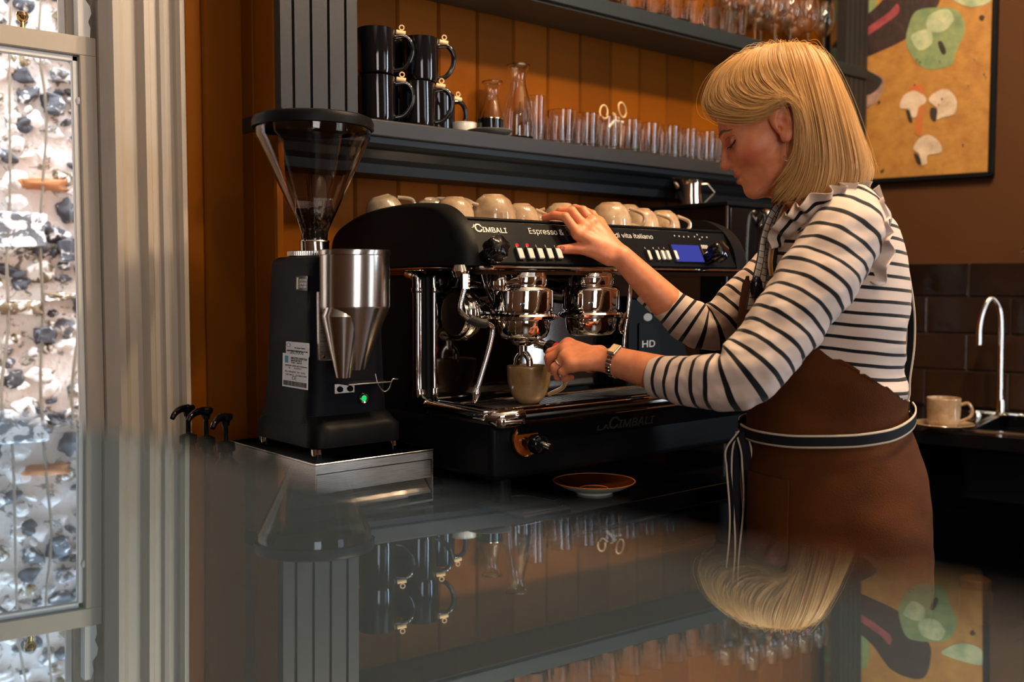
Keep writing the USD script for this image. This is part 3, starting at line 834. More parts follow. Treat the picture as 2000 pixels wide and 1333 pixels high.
warm_cup(963, 1.505, .98, 'upturned beige cup standing just above the maker lettering at the left end of the panel', rot=.9)
warm_cup(1018, 1.555, .84, 'upturned beige cup second along the front, right of the cup above the maker lettering', rot=-.2)
warm_cup(888, 1.53, .86, 'low upturned tan cup half hidden behind the rounded left end panel')
warm_cup(1097, 1.54, .92, 'upturned beige cup right behind the fingertips of the hand on the panel', rot=2.6)
warm_cup(1192, 1.50, 1.0, 'large upturned beige cup just right of the hand on the panel', rot=-.95)
warm_cup(1250, 1.53, .92, 'upturned beige cup right of the large cup beside the hand', rot=-.8)
warm_cup(1293, 1.53, .90, 'upturned beige cup with free handle at the right end of the front row', rot=-.45)
warm_cup(1052, 1.66, .72, 'small upturned beige cup peeping out left of the fingertips, in the back row')
warm_cup(1222, 1.66, 1.06, 'upturned beige cup in the back row, showing above the two cups right of the hand', z=CUPR + .012)
warm_cup(1158, 1.68, .8, 'small upturned beige cup in the back row just above the ring finger')
warm_cup(1345, 1.60, .72, 'small upturned beige cup at the far right end of the warming tray')
warm_cup(757, 1.80, .92, 'greyish cup lying tilted behind the dome at the far left of the warming tray', 'cup_glaze_grey', rot=-.3, z=CUPR + .020, tilt=(0, -16, 0))
warm_cup(842, 1.68, .86, 'greyish cup lying tilted, second from the left behind the dome', 'cup_glaze_grey', rot=1.2, z=CUPR + .010, tilt=(0, -20, 0))
warm_cup(897, 1.66, .86, 'grey cup lying on its side behind the low tan cup, its mouth showing', 'cup_glaze_grey', rot=2.4, z=CUPR + .012, tilt=(14, -24, 0))

# saucer on the counter, white below, glossy brown on top
q = onZ(1160, 962, CZ)
sc = thing('saucer', 'brown glazed saucer with orange rim and white underside on the counter', 'saucer', (q[0], q[1], CZ))
obj('underside', lathe([(0, .002), (.030, .002), (.032, 0), (.036, 0), (.037, .004), (.058, .010), (.078, .0205), (.079, .022)], 56), 'saucer_white', sc, local=True)
obj('top_glaze', lathe([(.0775, .0215), (.056, .0125), (.034, .0085), (.027, .0085), (.024, .0065), (0, .0062)], 56), 'saucer_brown', sc, local=True)
obj('rim', lathe([(.0765, .0205), (.0798, .0222), (.0792, .0236), (.0770, .0226)], 56), 'saucer_rim', sc, local=True, smooth=True)
obj('well_ring', lathe([(.0250, .0075), (.0262, .0090), (.0275, .0090), (.0280, .0080)], 40), 'saucer_rim', sc, local=True)

# rubber tamping mat and tamper
q0, q1, q2 = onZ(990, 972, CZ), onZ(1108, 992, CZ), onZ(905, 990, CZ)
mt = thing('tamping_mat', 'black rubber tamping mat lying flat on the counter left of the saucer', 'mat', ((q0[0] + q1[0]) / 2, 1.345, CZ))
obj('pad', rbox(q2[0] + .02, q1[0] - .005, 1.265, 1.40, CZ, CZ + .006, .003), 'rubber', mt)
obj('raised_edge', tube(spline([(q2[0] + .03, 1.28, CZ + .006), (q1[0] - .015, 1.28, CZ + .006), (q1[0] - .015, 1.388, CZ + .006), (q2[0] + .03, 1.388, CZ + .006)], 40), .002, 6), 'rubber', mt)
q = onZ(836, 975, CZ); q = np.array([q[0], max(q[1], 1.40), CZ])
tm = thing('tamper', 'small chrome and black tamper lying by the drawer base', 'tamper', (q[0], q[1], CZ))
tb0, tb1 = np.array([q[0] - .005, q[1], CZ + .019]), np.array([q[0] + .024, q[1] + .004, CZ + .019])
obj('base', tube([tb0, tb0 + (tb1 - tb0) * .06, tb1 - (tb1 - tb0) * .06, tb1], [.0165, .019, .019, .0165], 32), 'chrome_warm', tm)
obj('grip', tube([tb0 - (tb1 - tb0) * t_ for t_ in (0, .3, .6, 1.2, 1.5)], [.008, .007, .012, .014, .006], 20), 'black_gloss', tm)

# ------------------------------------------------------------------ appliance with HD badge at the right end of the tray
q0, q1 = onY(1236, 700, 1.48), onY(1322, 700, 1.48)
hd = thing('appliance', 'dark appliance with HD badge and oval sticker at the right of the drip tray', 'appliance', (q0[0], 1.48, TZ))
hx0, hx1 = q0[0] - .01, q1[0] + .012
hz1 = onY(1280, 612, 1.48)[2]
obj('body', m3.Manifold.batch_hull([m3.Manifold.sphere(.008, 10).translate(list(p_)) for p_ in ((hx0, 1.488, TZ + .006), (hx1 + .02, 1.488, TZ + .006), (hx0, 1.522, TZ + .006), (hx1 + .02, 1.522, TZ + .006), (hx0, 1.488, hz1 + .03), (hx0, 1.522, hz1 + .03), (hx1 - .01, 1.488, hz1), (hx1 - .01, 1.522, hz1), (hx1 + .02, 1.488, TZ + .06), (hx1 + .02, 1.522, TZ + .06))]), 'grinder_dark', hd)
f0 = onY(1252, 684, 1.478)[0]
obj('face_plate', extrude_xy(Polygon([(0, 0), (.062, 0), (.062, .018), (.045, .06), (.0, .064)]).buffer(.004), 0, .003).apply_transform(np.array([[1, 0, 0, f0 - .004], [0, 0, -1, 1.4795], [0, 1, 0, onY(1252, 692, 1.478)[2]], [0, 0, 0, 1.]])), 'black_matte', hd)
m = meshkit.text_mesh('HD', .0145, .001, True); m.vertices[:, 0] -= m.vertices[:, 0].min(); m.vertices[:, 0] *= (onY(1279, 680, 1.476)[0] - onY(1254, 680, 1.476)[0]) / np.ptp(m.vertices[:, 0])
obj('badge_lettering', basis(m, (1, 0, 0), (0, 0, 1), (0, -1, 0), (onY(1254, 679, 1.476)[0], 1.4765, onY(1254, 679, 1.476)[2])), 'silver_print', hd, smooth=False)
q = onY(1266, 620, 1.478)
obj('oval_sticker', basis(lathe([(0, .001), (.014, .001), (.014, 0), (0, 0)], 32), (1, 0, 0), (0, 0, .62), (0, -1, 0), (q[0], 1.4798, q[2])), 'saucer_white', hd, smooth=False)

# ------------------------------------------------------------------ drawer base for coffee grounds with the grinder on it
KX0, KX1, KY0, KY1, KZ = .811, 1.052, 1.468, 1.80, 1.0
kb = thing('knock_box', 'stainless steel drawer base carrying the coffee grinder', 'drawer box', ((KX0 + KX1) / 2, (KY0 + KY1) / 2, CZ))
hs = m3.Manifold.cube([KX1 - KX0, KY1 - KY0, KZ - CZ - .004]).translate([KX0, KY0, CZ + .004]) - m3.Manifold.cube([KX1 - KX0 - .004, .2, KZ - CZ - .026]).translate([KX0 + .002, KY0 - .01, CZ + .008])
obj('housing', hs, 'steel_brushed', kb, smooth=False)
obj('top_plate', rbox(KX0 - .001, KX1 + .001, KY0 - .002, KY1, KZ - .004, KZ, .0015), 'steel', kb)
dw = obj('drawer', cat(bx(KX0 + .004, KX1 - .004, KY0 + .002, KY0 + .006, KZ - .052, KZ - .020), bx(KX0 + .004, KX1 - .004, KY0 + .03, KY0 + .17, CZ + .010, KZ - .03)), 'steel_brushed', kb, smooth=False)
obj('drawer_lip', cat(extrude_yz(Polygon([(KY0 + .026, KZ - .056), (KY0 + .004, KZ - .076), (KY0 + .002, KZ - .080), (KY0 + .006, KZ - .080), (KY0 + .030, KZ - .058)]), KX0 + .004, KX1 - .004)), 'steel_brushed', dw, smooth=False)
obj('foot', bx(KX0 + .01, KX1 - .01, KY0 + .01, KY1 - .01, CZ, CZ + .004), 'rubber', kb, smooth=False)

GX, GHY, GDY = .91, 1.64, 1.49
gr_ = thing('coffee_grinder', 'black doser coffee grinder with a big clear bean hopper and steel funnel', 'coffee grinder', (GX, 1.61, KZ))
BX0, BX1, BY0, BY1 = .850, .992, 1.530, 1.715


def rr(x0, x1, y0, y1, r, z, n=10):
    r = min(r, (x1 - x0) * .49, (y1 - y0) * .49)
    a = np.linspace(0, np.pi / 2, n)
    q = []
    for cx_, cy_, s in ((x1 - r, y1 - r, 0), (x0 + r, y1 - r, 1), (x0 + r, y0 + r, 2), (x1 - r, y0 + r, 3)):
        q.append(np.stack([cx_ + r * np.cos(a + s * np.pi / 2), cy_ + r * np.sin(a + s * np.pi / 2), np.full(n, z)], 1))
    return np.vstack(q)


rings = []
for z, g, r in ((1.345, -.030, .03), (1.349, -.012, .03), (1.344, -.003, .03), (1.335, .0, .03), (1.20, .006, .03), (1.12, .010, .03), (1.075, .014, .03), (1.058, .020, .03)):
    rings.append(rr(BX0 - g, BX1 + g * .6, BY0 - g * .3, BY1 + g * .6, r, z))
rings[0][:, 2] = 1.349
obj('body', loft(rings[::-1]), 'grinder_paint', gr_, smooth=40)
rings = [rr(BX0 - .024, BX1 + .02, BY0 - .032, BY1 + .02, .03, z) for z in (1.018, 1.022)] + [rr(BX0 - .022, BX1 + .02, BY0 - .032, BY1 + .02, .03, 1.048), rr(BX0 - .016, BX1 + .014, BY0 - .020, BY1 + .016, .03, 1.058), rr(BX0 - .016, BX1 + .012, BY0 - .006, BY1 + .014, .03, 1.070)]
obj('base', loft(rings), 'grinder_dark', gr_, smooth=40)
for x_, y_ in ((BX0 - .008, BY0 - .014), (BX1 + .004, BY0 - .014), (BX0 - .006, BY1), (BX1, BY1)):
    obj('foot', lathe([(0, 0), (.0105, 0), (.011, .002), (.011, .016), (.0095, .018), (0, .018)], 20, (x_, y_, KZ)), 'chrome', gr_)
# collar, grading ring, hopper
obj('collar', lathe([(0, 1.349), (.036, 1.349), (.036, 1.352), (.0265, 1.354), (.0265, 1.376), (.0275, 1.378), (.0265, 1.380), (.0, 1.380)], 40, (GX, GHY, 0)), 'chrome_warm', gr_)
ring = lathe([(.030, 1.350), (.046, 1.350), (.048, 1.353), (.048, 1.358), (.044, 1.360), (.030, 1.360)], 60, (GX, GHY, 0))
teeth = [bx(GX + .048 * math.cos(a) - .0012, GX + .048 * math.cos(a) + .0012, GHY + .048 * math.sin(a) - .0012, GHY + .048 * math.sin(a) + .0012, 1.351, 1.359) for a in np.linspace(0, 2 * np.pi, 72, endpoint=False)]
obj('grading_ring', cat(ring, *teeth), 'steel', gr_)
HP = [(.0235, 1.378), (.0245, 1.395), (.027, 1.402), (.100, 1.560), (.1035, 1.567), (.1045, 1.584)]
HPI = [(r - .0022, z) for r, z in HP[::-1]]
hop = obj('hopper', lathe(HP + HPI + [HP[0]], 72, (GX, GHY, 0)), 'smoked_plastic', gr_, smooth=30, label='clear conical bean hopper')
obj('hopper_sleeve', lathe([(.0225, 1.382), (.036, 1.425), (.0375, 1.455), (.0385, 1.456), (.0372, 1.425), (.0237, 1.382)], 6, (GX, GHY, 0)), 'smoked_plastic', hop, smooth=False)
obj('hopper_lid', lathe([(0, 1.604), (.100, 1.604), (.107, 1.601), (.110, 1.594), (.110, 1.582), (.1065, 1.581), (.1062, 1.590), (0, 1.592)], 72, (GX, GHY, 0)), 'black_satin', gr_, smooth=35)
rs = np.random.RandomState(3)
bean = trimesh.creation.icosphere(1)
bs = []
for i_ in range(260):
    z = 1.384 + .055 * rs.rand() ** 1.3
    r_ = (.0205 + max(0, z - 1.395) * .42) * math.sqrt(rs.rand()); a = rs.rand() * 6.283
    b_ = bean.copy(); b_.apply_scale([.0058, .004, .0035]); b_.apply_transform(trimesh.transformations.random_rotation_matrix(rs.rand(3))); b_.apply_translation([GX + r_ * math.cos(a), GHY + r_ * math.sin(a), z]); bs.append(b_)
obj('coffee_beans', cat(*bs), 'coffee_beans', gr_, kind='stuff', label='dark roasted coffee beans in the hopper')
# steel doser funnel and its plate
DX, DY = .902, 1.487
obj('doser', lathe([(0, 1.350), (.0585, 1.350), (.060, 1.347), (.060, 1.262), (.0585, 1.258), (.0155, 1.152), (.0, 1.152)], 56, (DX, DY, 0)), 'steel', gr_, smooth=30, label='brushed steel doser funnel')
obj('doser_lid', lathe([(0, 1.3585), (.058, 1.3585), (.0612, 1.357), (.0612, 1.3495), (.0, 1.3495)], 56, (DX, DY, 0)), 'steel', gr_, smooth=30)
obj('spout', lathe([(.0, 1.262), (.030, 1.262), (.036, 1.245), (.0125, 1.140), (.0105, 1.140), (0, 1.150)], 36, (DX - .028, DY - .006, 0)), 'steel', gr_, smooth=30)
FY = BY0 - .004
pz0, pz1 = onY(660, 703, FY)[2], onY(660, 570, FY)[2]
px0, px1 = onY(622, 650, FY)[0], onY(712, 650, FY)[0]
pl = obj('mounting_plate', chamfer(px0, px1, FY - .003, FY + .006, pz0, pz1, .001), 'steel_brushed', gr_, smooth=False)
for sx, sz in ((px0 + .008, pz0 + .007), (px1 - .008, pz0 + .007)):
    obj('screw', basis(lathe([(0, .002), (.0028, .0015), (.0035, 0), (0, 0)], 12), (1, 0, 0), (0, 0, 1), (0, -1, 0), (sx, FY - .003, sz)), 'chrome_warm', pl)
q = onY(667, 719, FY)
obj('screw', cat(basis(lathe([(0, .005), (.004, .004), (.0055, .001), (.0055, 0), (0, 0)], 16), (1, 0, 0), (0, 0, 1), (0, -1, 0), (q[0], FY - .002, q[2]))), 'chrome_warm', gr_)
# fork for the portafilter, with bracket
fz = onY(670, 760, FY)[2]
bx0, bx1 = onY(651, 760, FY)[0], onY(691, 760, FY)[0]
fk = obj('fork_bracket', cat(chamfer(bx0, bx1, FY - .004, FY + .01, fz - .008, fz + .010, .001)), 'steel', gr_, smooth=False)
obj('bolt', cat(*[basis(lathe([(0, .004), (.0045, .004), (.0055, 0), (0, 0)], 14), (1, 0, 0), (0, 0, 1), (0, -1, 0), (x_, FY - .004, fz)) for x_ in (bx0 + .011, bx1 - .010)]), 'grinder_dark', fk)
obj('fork', cat(chamfer(bx0 + .004, bx1 + .052, FY - .045, FY - .002, fz + .010, fz + .0125, .0008), tube(spline([(bx1 + .026, FY - .03, fz + .026), (bx1 + .030, FY - .032, fz + .008), (bx1 + .040, FY - .034, fz - .006), (bx1 + .050, FY - .036, fz - .002), (bx1 + .058, FY - .036, fz + .014), (bx1 + .07, FY - .036, fz + .014)], 30), .0014, 8)), 'steel', fk)
q = onY(708, 778, FY)
obj('switch', basis(lathe([(.0055, .002), (.0085, .003), (.0098, .001), (.0098, 0), (.0055, 0)], 28), (1, 0, 0), (0, 0, 1), (0, -1, 0), (q[0], FY - .0035, q[2])), 'chrome', gr_)
obj('switch_light', basis(lathe([(0, .0015), (.006, .001), (.006, 0), (0, 0)], 20), (1, 0, 0), (0, 0, 1), (0, -1, 0), (q[0], FY - .0035, q[2])), 'lit_green', gr_)
# badge and stickers on the left side (normal -X): x -> -Y, y -> Z
SXF = BX0 - .004


ZREF = [None]


def on_side(m, y, z, off=0.0):
    """Lays a flat shape on the left face; once ZREF is set, in the plane of the label based at that height."""
    zb_ = z if ZREF[0] is None else ZREF[0]
    xs = .03 * (z - zb_) + np.interp(zb_, [1.058, 1.075, 1.12, 1.20, 1.335], [BX0 - .020, BX0 - .014, BX0 - .010, BX0 - .006, BX0]) - .0006
    return basis(m, (0, -1, 0), (.03, 0, 1), (-1, 0, .03), (xs - off, y, z))


def sidept(px, py):
    q = onX(px, py, BX0 - .007); return q[1], q[2]


def sheet(w, h, r, t=.0008):
    return trimesh.creation.extrude_polygon(sbox(r, r, w - r, h - r).buffer(r, quad_segs=4), t, engine='earcut')


def stext(parent, s, px, py, h, w=None, off=.0009, bold=False, m_='ink'):
    y, z = sidept(px, py)
    m = meshkit.text_mesh(s, h, .0003, bold); m.vertices[:, 0] -= m.vertices[:, 0].min()
    if w:
        m.vertices[:, 0] *= w / np.ptp(m.vertices[:, 0])
    obj('lettering', on_side(m, y, z, off), m_, parent, smooth=False)


y0, z0 = sidept(574, 568); y1, z1 = sidept(597, 539)
ZREF[0] = z0
bd = obj('badge', on_side(sheet(y0 - y1, z1 - z0, .002, .0015), y0, z0), 'black_gloss', gr_, smooth=False)
obj('badge_stripe', on_side(sheet((y0 - y1) * .16, (z1 - z0) * .8, .0008, .0003), y0 - (y0 - y1) * .10, z0 + (z1 - z0) * .1, .0015), 'silver_print', bd, smooth=False)
for i_, s_ in enumerate(('ISTITUTO', 'ESPRESSO', 'ITALIANO')):
    m = meshkit.text_mesh(s_, .0042, .0003, True); m.vertices[:, 0] -= m.vertices[:, 0].min(); m.vertices[:, 0] *= (y0 - y1) * .58 / np.ptp(m.vertices[:, 0])
    obj('lettering', on_side(m, y0 - (y0 - y1) * .34, z0 + (z1 - z0) * (.62 - .22 * i_), .0015), 'silver_print', bd, smooth=False)
y0, z0 = sidept(560, 694); y1, z1 = sidept(605, 671)
ZREF[0] = z0
la = obj('service_label', on_side(sheet(y0 - y1, z1 - z0, .003), y0, z0), 'label_white', gr_, smooth=False)
stext(la, 'JB19006', 569, 691, .0068, (y0 - y1) * .56)
stext(la, 'For Service Contact', 577, 681, .0026, (y0 - y1) * .45)
stext(la, 'maintenance@service.co.uk', 562, 685.5, .0027, (y0 - y1) * .9, bold=True)
obj('logo', on_side(lathe([(.0050, .0003), (.0062, .0003), (.0062, 0), (.005, 0)], 24).apply_transform(np.diag([1.25, .55, 1, 1])), y0 - .010, z1 - .0062, .0008), 'ink', la, smooth=False)
y0, z0 = sidept(556, 754); y1, z1 = sidept(605, 695)
ZREF[0] = z0
lb = obj('rating_label', on_side(sheet(y0 - y1, z1 - z0, .0012), y0, z0), 'label_white', gr_, smooth=False)
w_ = y0 - y1
m = sheet(.0125, .0125, .0005, .0003); yy, zz = sidept(560, 708)
obj('blue_mark', on_side(m, yy, zz, .0008), 'label_blue', lb, smooth=False)
for s_, px, py, h, fr, bo in (('MAZZER LUIGI Spa', 572, 701, .0036, .62, True), ('MADE IN ITALY', 572, 705.5, .0032, .42, True), ('SCORZE - VENEZIA', 572, 709.5, .0024, .42, False), ('MOD/TYPE  SUPER JOLLY Elettronico', 561, 714, .0024, .86, False), ('N.      210967', 568, 719.5, .0026, .5, False),
                             ('Ph. FREQ/HZ  50   0,35', 561, 726, .0026, .78, False), ('220 240 V  - 16 Rpm 1400', 562, 732, .0028, .82, False), ('CE', 575, 741.5, .0066, .17, False)):
    stext(lb, s_, px, py, h, w_ * fr, bold=bo)
bars = []
random.seed(9)
t_ = .004
while t_ < w_ - .004:
    b_ = random.uniform(.0005, .0014); bars.append(bx(t_, t_ + b_, 0, .0085, 0, .0003)); t_ += b_ + random.uniform(.0005, .0013)
obj('barcode', on_side(cat(*bars), y0, z0 + .003, .0008), 'ink', lb, smooth=False)

# ------------------------------------------------------------------ syrup pumps at the near end of the counter
def pump(px, y, top, label, rot):
    q = onY(px, 805, y)
    t = thing('pump_bottle', label, 'bottle', (q[0], y, CZ), rot, 'pump bottles left of the grinder')
    h = onY(px, top, y)[2] - CZ
    obj('bottle', lathe([(0, 0), (.024, 0), (.026, .004), (.026, .055), (.021, .075), (.012, .085), (.012, .10), (0, .10)], 28), 'black_gloss', t, local=True)
    obj('pump_collar', lathe([(.0, .098), (.016, .098), (.017, .102), (.016, .113), (.008, .116), (0, .116)], 24), 'black_satin', t, local=True)
    obj('pump_stem', cyl((0, 0, .11), (0, 0, h - .012), .0045, 12), 'black_gloss', t, local=True)
    obj('pump_head', cat(lathe([(0, h - .022), (.007, h - .022), (.0085, h - .014), (.013, h - .010), (.0135, h - .003), (.010, h), (0, h)], 24), tube(spline([(0, 0, h - .006), (-.025, 0, h - .006), (-.042, 0, h - .012), (-.050, 0, h - .020)], 16), np.linspace(.0075, .0045, 16), 12)), 'black_gloss', t, local=True)


pump(367, 1.83, 791, 'black pump bottle nearest the window trim, long spout to the left', .6)
pump(402, 1.78, 796, 'black pump bottle in the middle, between the other pump and the drawer base', .5)
pump(440, 1.70, 808, 'black pump bottle with shorter head right next to the drawer base', .7)

# ------------------------------------------------------------------ glossy black cabinet right of the machine, with a steel jug on top
CX0, CX1, CYF, CZT = 2.07, 2.33, 1.60, 1.50
cb = thing('glossy_cabinet', 'tall glossy black appliance with steel corner strip right of the espresso machine', 'cabinet', ((CX0 + CX1) / 2, 1.78, CZ))
obj('body', rbox(CX0, CX1, CYF, WY - .02, CZ, CZT, .004), 'black_gloss', cb)
obj('top_plate', rbox(CX0 - .004, CX1 + .004, CYF - .006, WY - .02, CZT, CZT + .012, .003), 'black_satin', cb)
obj('corner_strip', bx(CX0 - .002, CX0 + .003, CYF - .003, CYF + .002, CZ + .01, CZT), 'steel', cb, smooth=False)
obj('door_panel', chamfer(CX0 + .008, CX0 + .115, CYF - .008, CYF, CZ + .02, CZT - .005, .002), 'black_gloss', cb, smooth=False)
obj('handle_tube', cat(tube(spline([(CX0 + .135, CYF - .002, CZ + .10), (CX0 + .135, CYF - .035, CZ + .11), (CX0 + .135, CYF - .035, CZT - .05), (CX0 + .135, CYF - .002, CZT - .04)], 30), .014, 20)), 'chrome', cb)
obj('steel_strip', bx(CX0 + .155, CX1 - .02, CYF - .004, CYF, CZ + .02, CZT - .005), 'steel', cb, smooth=False)
q = onZ(1352, 392, CZT + .013)
jx, jy = q[0], min(q[1], 1.88)
jy = 1.80; jx = XY(1345, jy)
jg = thing('milk_jug', 'stainless steel milk jug with angular handle standing on the glossy black cabinet', 'jug', (jx, jy, CZT + .012), -.7)
jr = .034
obj('body', lathe([(0, 0), (jr, 0), (jr + .001, .002), (jr, .03), (jr - .001, .058), (jr + .002, .070), (jr + .003, .073), (jr, .072), (jr - .003, .058), (jr - .002, .004), (0, .004)], 40), 'chrome_warm', jg, local=True)
obj('spout', tube(spline([(-jr + .004, 0, .054), (-jr - .006, 0, .066), (-jr - .012, 0, .075)], 10), np.linspace(.010, .004, 10), 12), 'chrome_warm', jg, local=True)
obj('handle', tube(np.array([(jr - .002, 0, .062), (jr + .014, 0, .064), (jr + .034, 0, .040), (jr + .030, 0, .034), (jr + .004, 0, .008)]), .0035, 8), 'chrome_warm', jg, local=True)

# ------------------------------------------------------------------ things on the lower shelf
def mug(label, px, y, z, rot, first=[None]):
    loc = (XY(px, y), y, z)
    if first[0] is None:
        t = thing('black_mug', label, 'mug', loc, rot, 'stacked black mugs on the lower shelf')
        R, h = .041, .098
        obj('body', lathe([(0, 0), (.034, 0), (.038, .003), (.0405, .012), (R, .05), (R, h), (R - .0015, h + .001), (R - .0035, h), (R - .004, .01), (0, .008)], 44), 'black_gloss', t, local=True)
        obj('handle', tube(spline([(R - .002, 0, h - .012), (R + .022, 0, h - .010), (R + .036, 0, h - .028), (R + .034, 0, h - .055), (R + .018, 0, .020), (R - .003, 0, .014)], 30), np.linspace(.0062, .005, 30), 12), 'black_gloss', t, local=True)
        tg = obj('tag', cyl((R + .002, -.003, h - .002), (R + .022, -.003, h - .004), .0052, 12), 'cream_tag', t, local=True, label='cream wooden peg clipped on the handle')
        obj('ring', cat(tube([(R + .014 + .005 * math.cos(a), -.003, h + .008 + .005 * math.sin(a)) for a in np.linspace(0, 2 * np.pi, 16)], .0013, 6)), 'cream_tag', tg, local=True)
        first[0] = t
        return t
    return dup(first[0], loc, rot, label)


MH = .1005
mug('black mug at the bottom left of the stack, against the fluted post', 738, 1.845, SZ1, -.5)
mug('black mug at the top left of the stack, tag on its handle', 738, 1.845, SZ1 + MH, -.45)
mug('black mug at the bottom front of the stack, in the middle', 816, 1.845, SZ1, -.5)
mug('black mug on the top of the middle stack, handle standing out against orange boards', 823, 1.85, SZ1 + MH, -.35)
mug('black mug in the back row of the stack, showing between the two top mugs', 758, 1.925, SZ1 + MH, 0)
mug('black mug at the bottom of the back row, hidden behind the middle stack', 758, 1.925, SZ1, 0)
mug('black mug standing alone at the right end, nearest the small white bowl', 856, 1.925, SZ1, -.1)

q = (XY(908, 1.88), 1.88, SZ1)
bw = thing('white_bowl', 'small white china bowl between the black mugs and the carafes', 'bowl', q)
obj('bowl', lathe([(0, 0), (.024, 0), (.026, .003), (.030, .02), (.031, .03), (.0295, .031), (.028, .02), (.022, .006), (0, .005)], 36), 'white_china', bw, local=True)
obj('rim', lathe([(.0293, .0300), (.0312, .0295), (.0315, .0315), (.0295, .0325)], 36), 'silver_print', bw, local=True)
q = (XY(956, 1.835), 1.835, SZ1)
gp = thing('grey_saucer', 'flat dark grey saucer at the front edge of the shelf under the black tumbler', 'saucer', q)
obj('plate', lathe([(0, .002), (.022, 0), (.026, 0), (.050, .008), (.0545, .0125), (.053, .0135), (.026, .005), (0, .004)], 44), 'grey_china', gp, local=True)
q = (XY(958, 1.84), 1.84, SZ1 + .0045)
tk = thing('black_tumbler', 'small black glass tumbler on the grey saucer in front of the carafes', 'tumbler', q)
obj('tumbler', lathe([(0, 0), (.0275, 0), (.029, .002), (.0305, .036), (.0292, .037), (.0275, .036), (.026, .006), (0, .005)], 40), 'black_gloss', tk, local=True)
obj('gold_rim', lathe([(.0290, .0362), (.0307, .0358), (.0309, .0375), (.0292, .0378)], 40), 'brass', tk, local=True)


def carafe(label, px, y, h, s=1.0):
    t = thing('glass_carafe', label, 'carafe', (XY(px, y), y, SZ1), 0, 'glass carafes on the lower shelf')
    o = spline([(.030, .0), (.036, .004), (.0375, .03), (.034, .065), (.025, .10), (.0185, .125), (.0175, .14), (.021, .155), (.0265, .168)], 48) * [s, h / .168]
    i = o[::-1] - [.0024, 0]
    i = i[i[:, 1] > .007]
    obj('glass_body', lathe([(0, 0)] + [tuple(p_) for p_ in o] + [(o[-1][0] - .0012, h + .0015)] + [tuple(p_) for p_ in i] + [(0, .007)], 48), 'clear_glass', t, local=True, smooth=50)
    obj('lip', tube([(o[-1][0] * math.cos(a), o[-1][0] * math.sin(a), h) for a in np.linspace(0, 2 * np.pi, 40)], .0019, 8), 'clear_glass', t, local=True)
    return t


carafe('clear glass carafe, shorter of the two, behind the black tumbler', 962, 1.925, .150, .92)
carafe('clear glass carafe, taller of the two, right of the black tumbler', 1012, 1.842, .178, 1.02)


def tumbler_proto(name, label, group, R, r, h, loc):
    t = thing(name, label, 'glass', loc, 0, group)
    obj('glass_wall', lathe([(0, 0), (r - .002, 0), (r, .002), (R, h), (R - .0008, h + .0008), (R - .0019, h), (r - .0022, .010), (0, .009)], 32), 'clear_glass', t, local=True, smooth=40)
    return t


rs = np.random.RandomState(21)
tall = tumbler_proto('tall_glass', 'tall narrow clear glass just right of the taller carafe', None, .026, .022, .115, (XY(1046, 1.86), 1.86, SZ1))
tall2 = dup(tall, (XY(1034, 1.93), 1.93, SZ1), 0, 'tall narrow clear glass in the back row half behind the taller carafe')
first = None
ORD = 'first second third fourth fifth sixth seventh eighth ninth tenth eleventh twelfth thirteenth fourteenth fifteenth sixteenth seventeenth eighteenth'.split()
GL = 'clear tumblers in rows on the lower shelf'
n_ = 0
for ri, (y, p0, p1, step) in enumerate(((1.833, 1096, 1470, .077), (1.922, 1082, 1490, .077))):
    x = XY(p0, y); k_ = 0
    while x < XY(p1, y):
        lab = f'clear tumbler on the lower shelf, {ORD[k_]} from the left in the {("front", "back")[ri]} row'; k_ += 1
        loc = (x + rs.uniform(-.001, .001), y + rs.uniform(-.003, .003), SZ1)
        if first is None:
            first = tumbler_proto('tumbler', lab, GL, .0355, .031, .084, loc)
        else:
            dup(first, loc, rs.uniform(0, 6), lab)
        x += step * rs.uniform(.97, 1.12)
# pair of wire rings (tongs) leaning over the tumblers
q = onY(1197, 215, 1.90)
rg = thing('wire_tongs', 'pale wire tongs with two ring handles standing in a tumbler on the lower shelf', 'tongs', (q[0], 1.90, SZ1 + .012))
a_ = np.linspace(0, 2 * np.pi, 36)
for s_, tl in ((-1, .55), (1, -.35)):
    c0 = onY(1197 + s_ * 18, 217 - s_ * 2, 1.90)
    pts = np.stack([c0[0] + .026 * np.cos(a_) * math.cos(tl) - .015 * np.sin(a_) * math.sin(tl), 1.90 + .010 * np.cos(a_), c0[2] + .026 * np.cos(a_) * math.sin(tl) * 1.0 + .017 * np.sin(a_) * math.cos(tl)], 1)
    obj('ring_handle', tube(pts, .0022, 8), 'cream_tag', rg)
obj('shank', cat(tube(spline([onY(1197, 220, 1.90), onY(1203, 245, 1.90), onY(1206, 285, 1.90)], 12), .002, 8), tube(spline([onY(1200, 222, 1.898), onY(1212, 248, 1.90), onY(1210, 285, 1.90)], 12), .002, 8)), 'cream_tag', rg)
obj('bowl', tube(spline([onY(1188, 250, 1.87), onY(1200, 238, 1.87), onY(1215, 240, 1.87)], 12), .004, 8), 'white_china', rg)

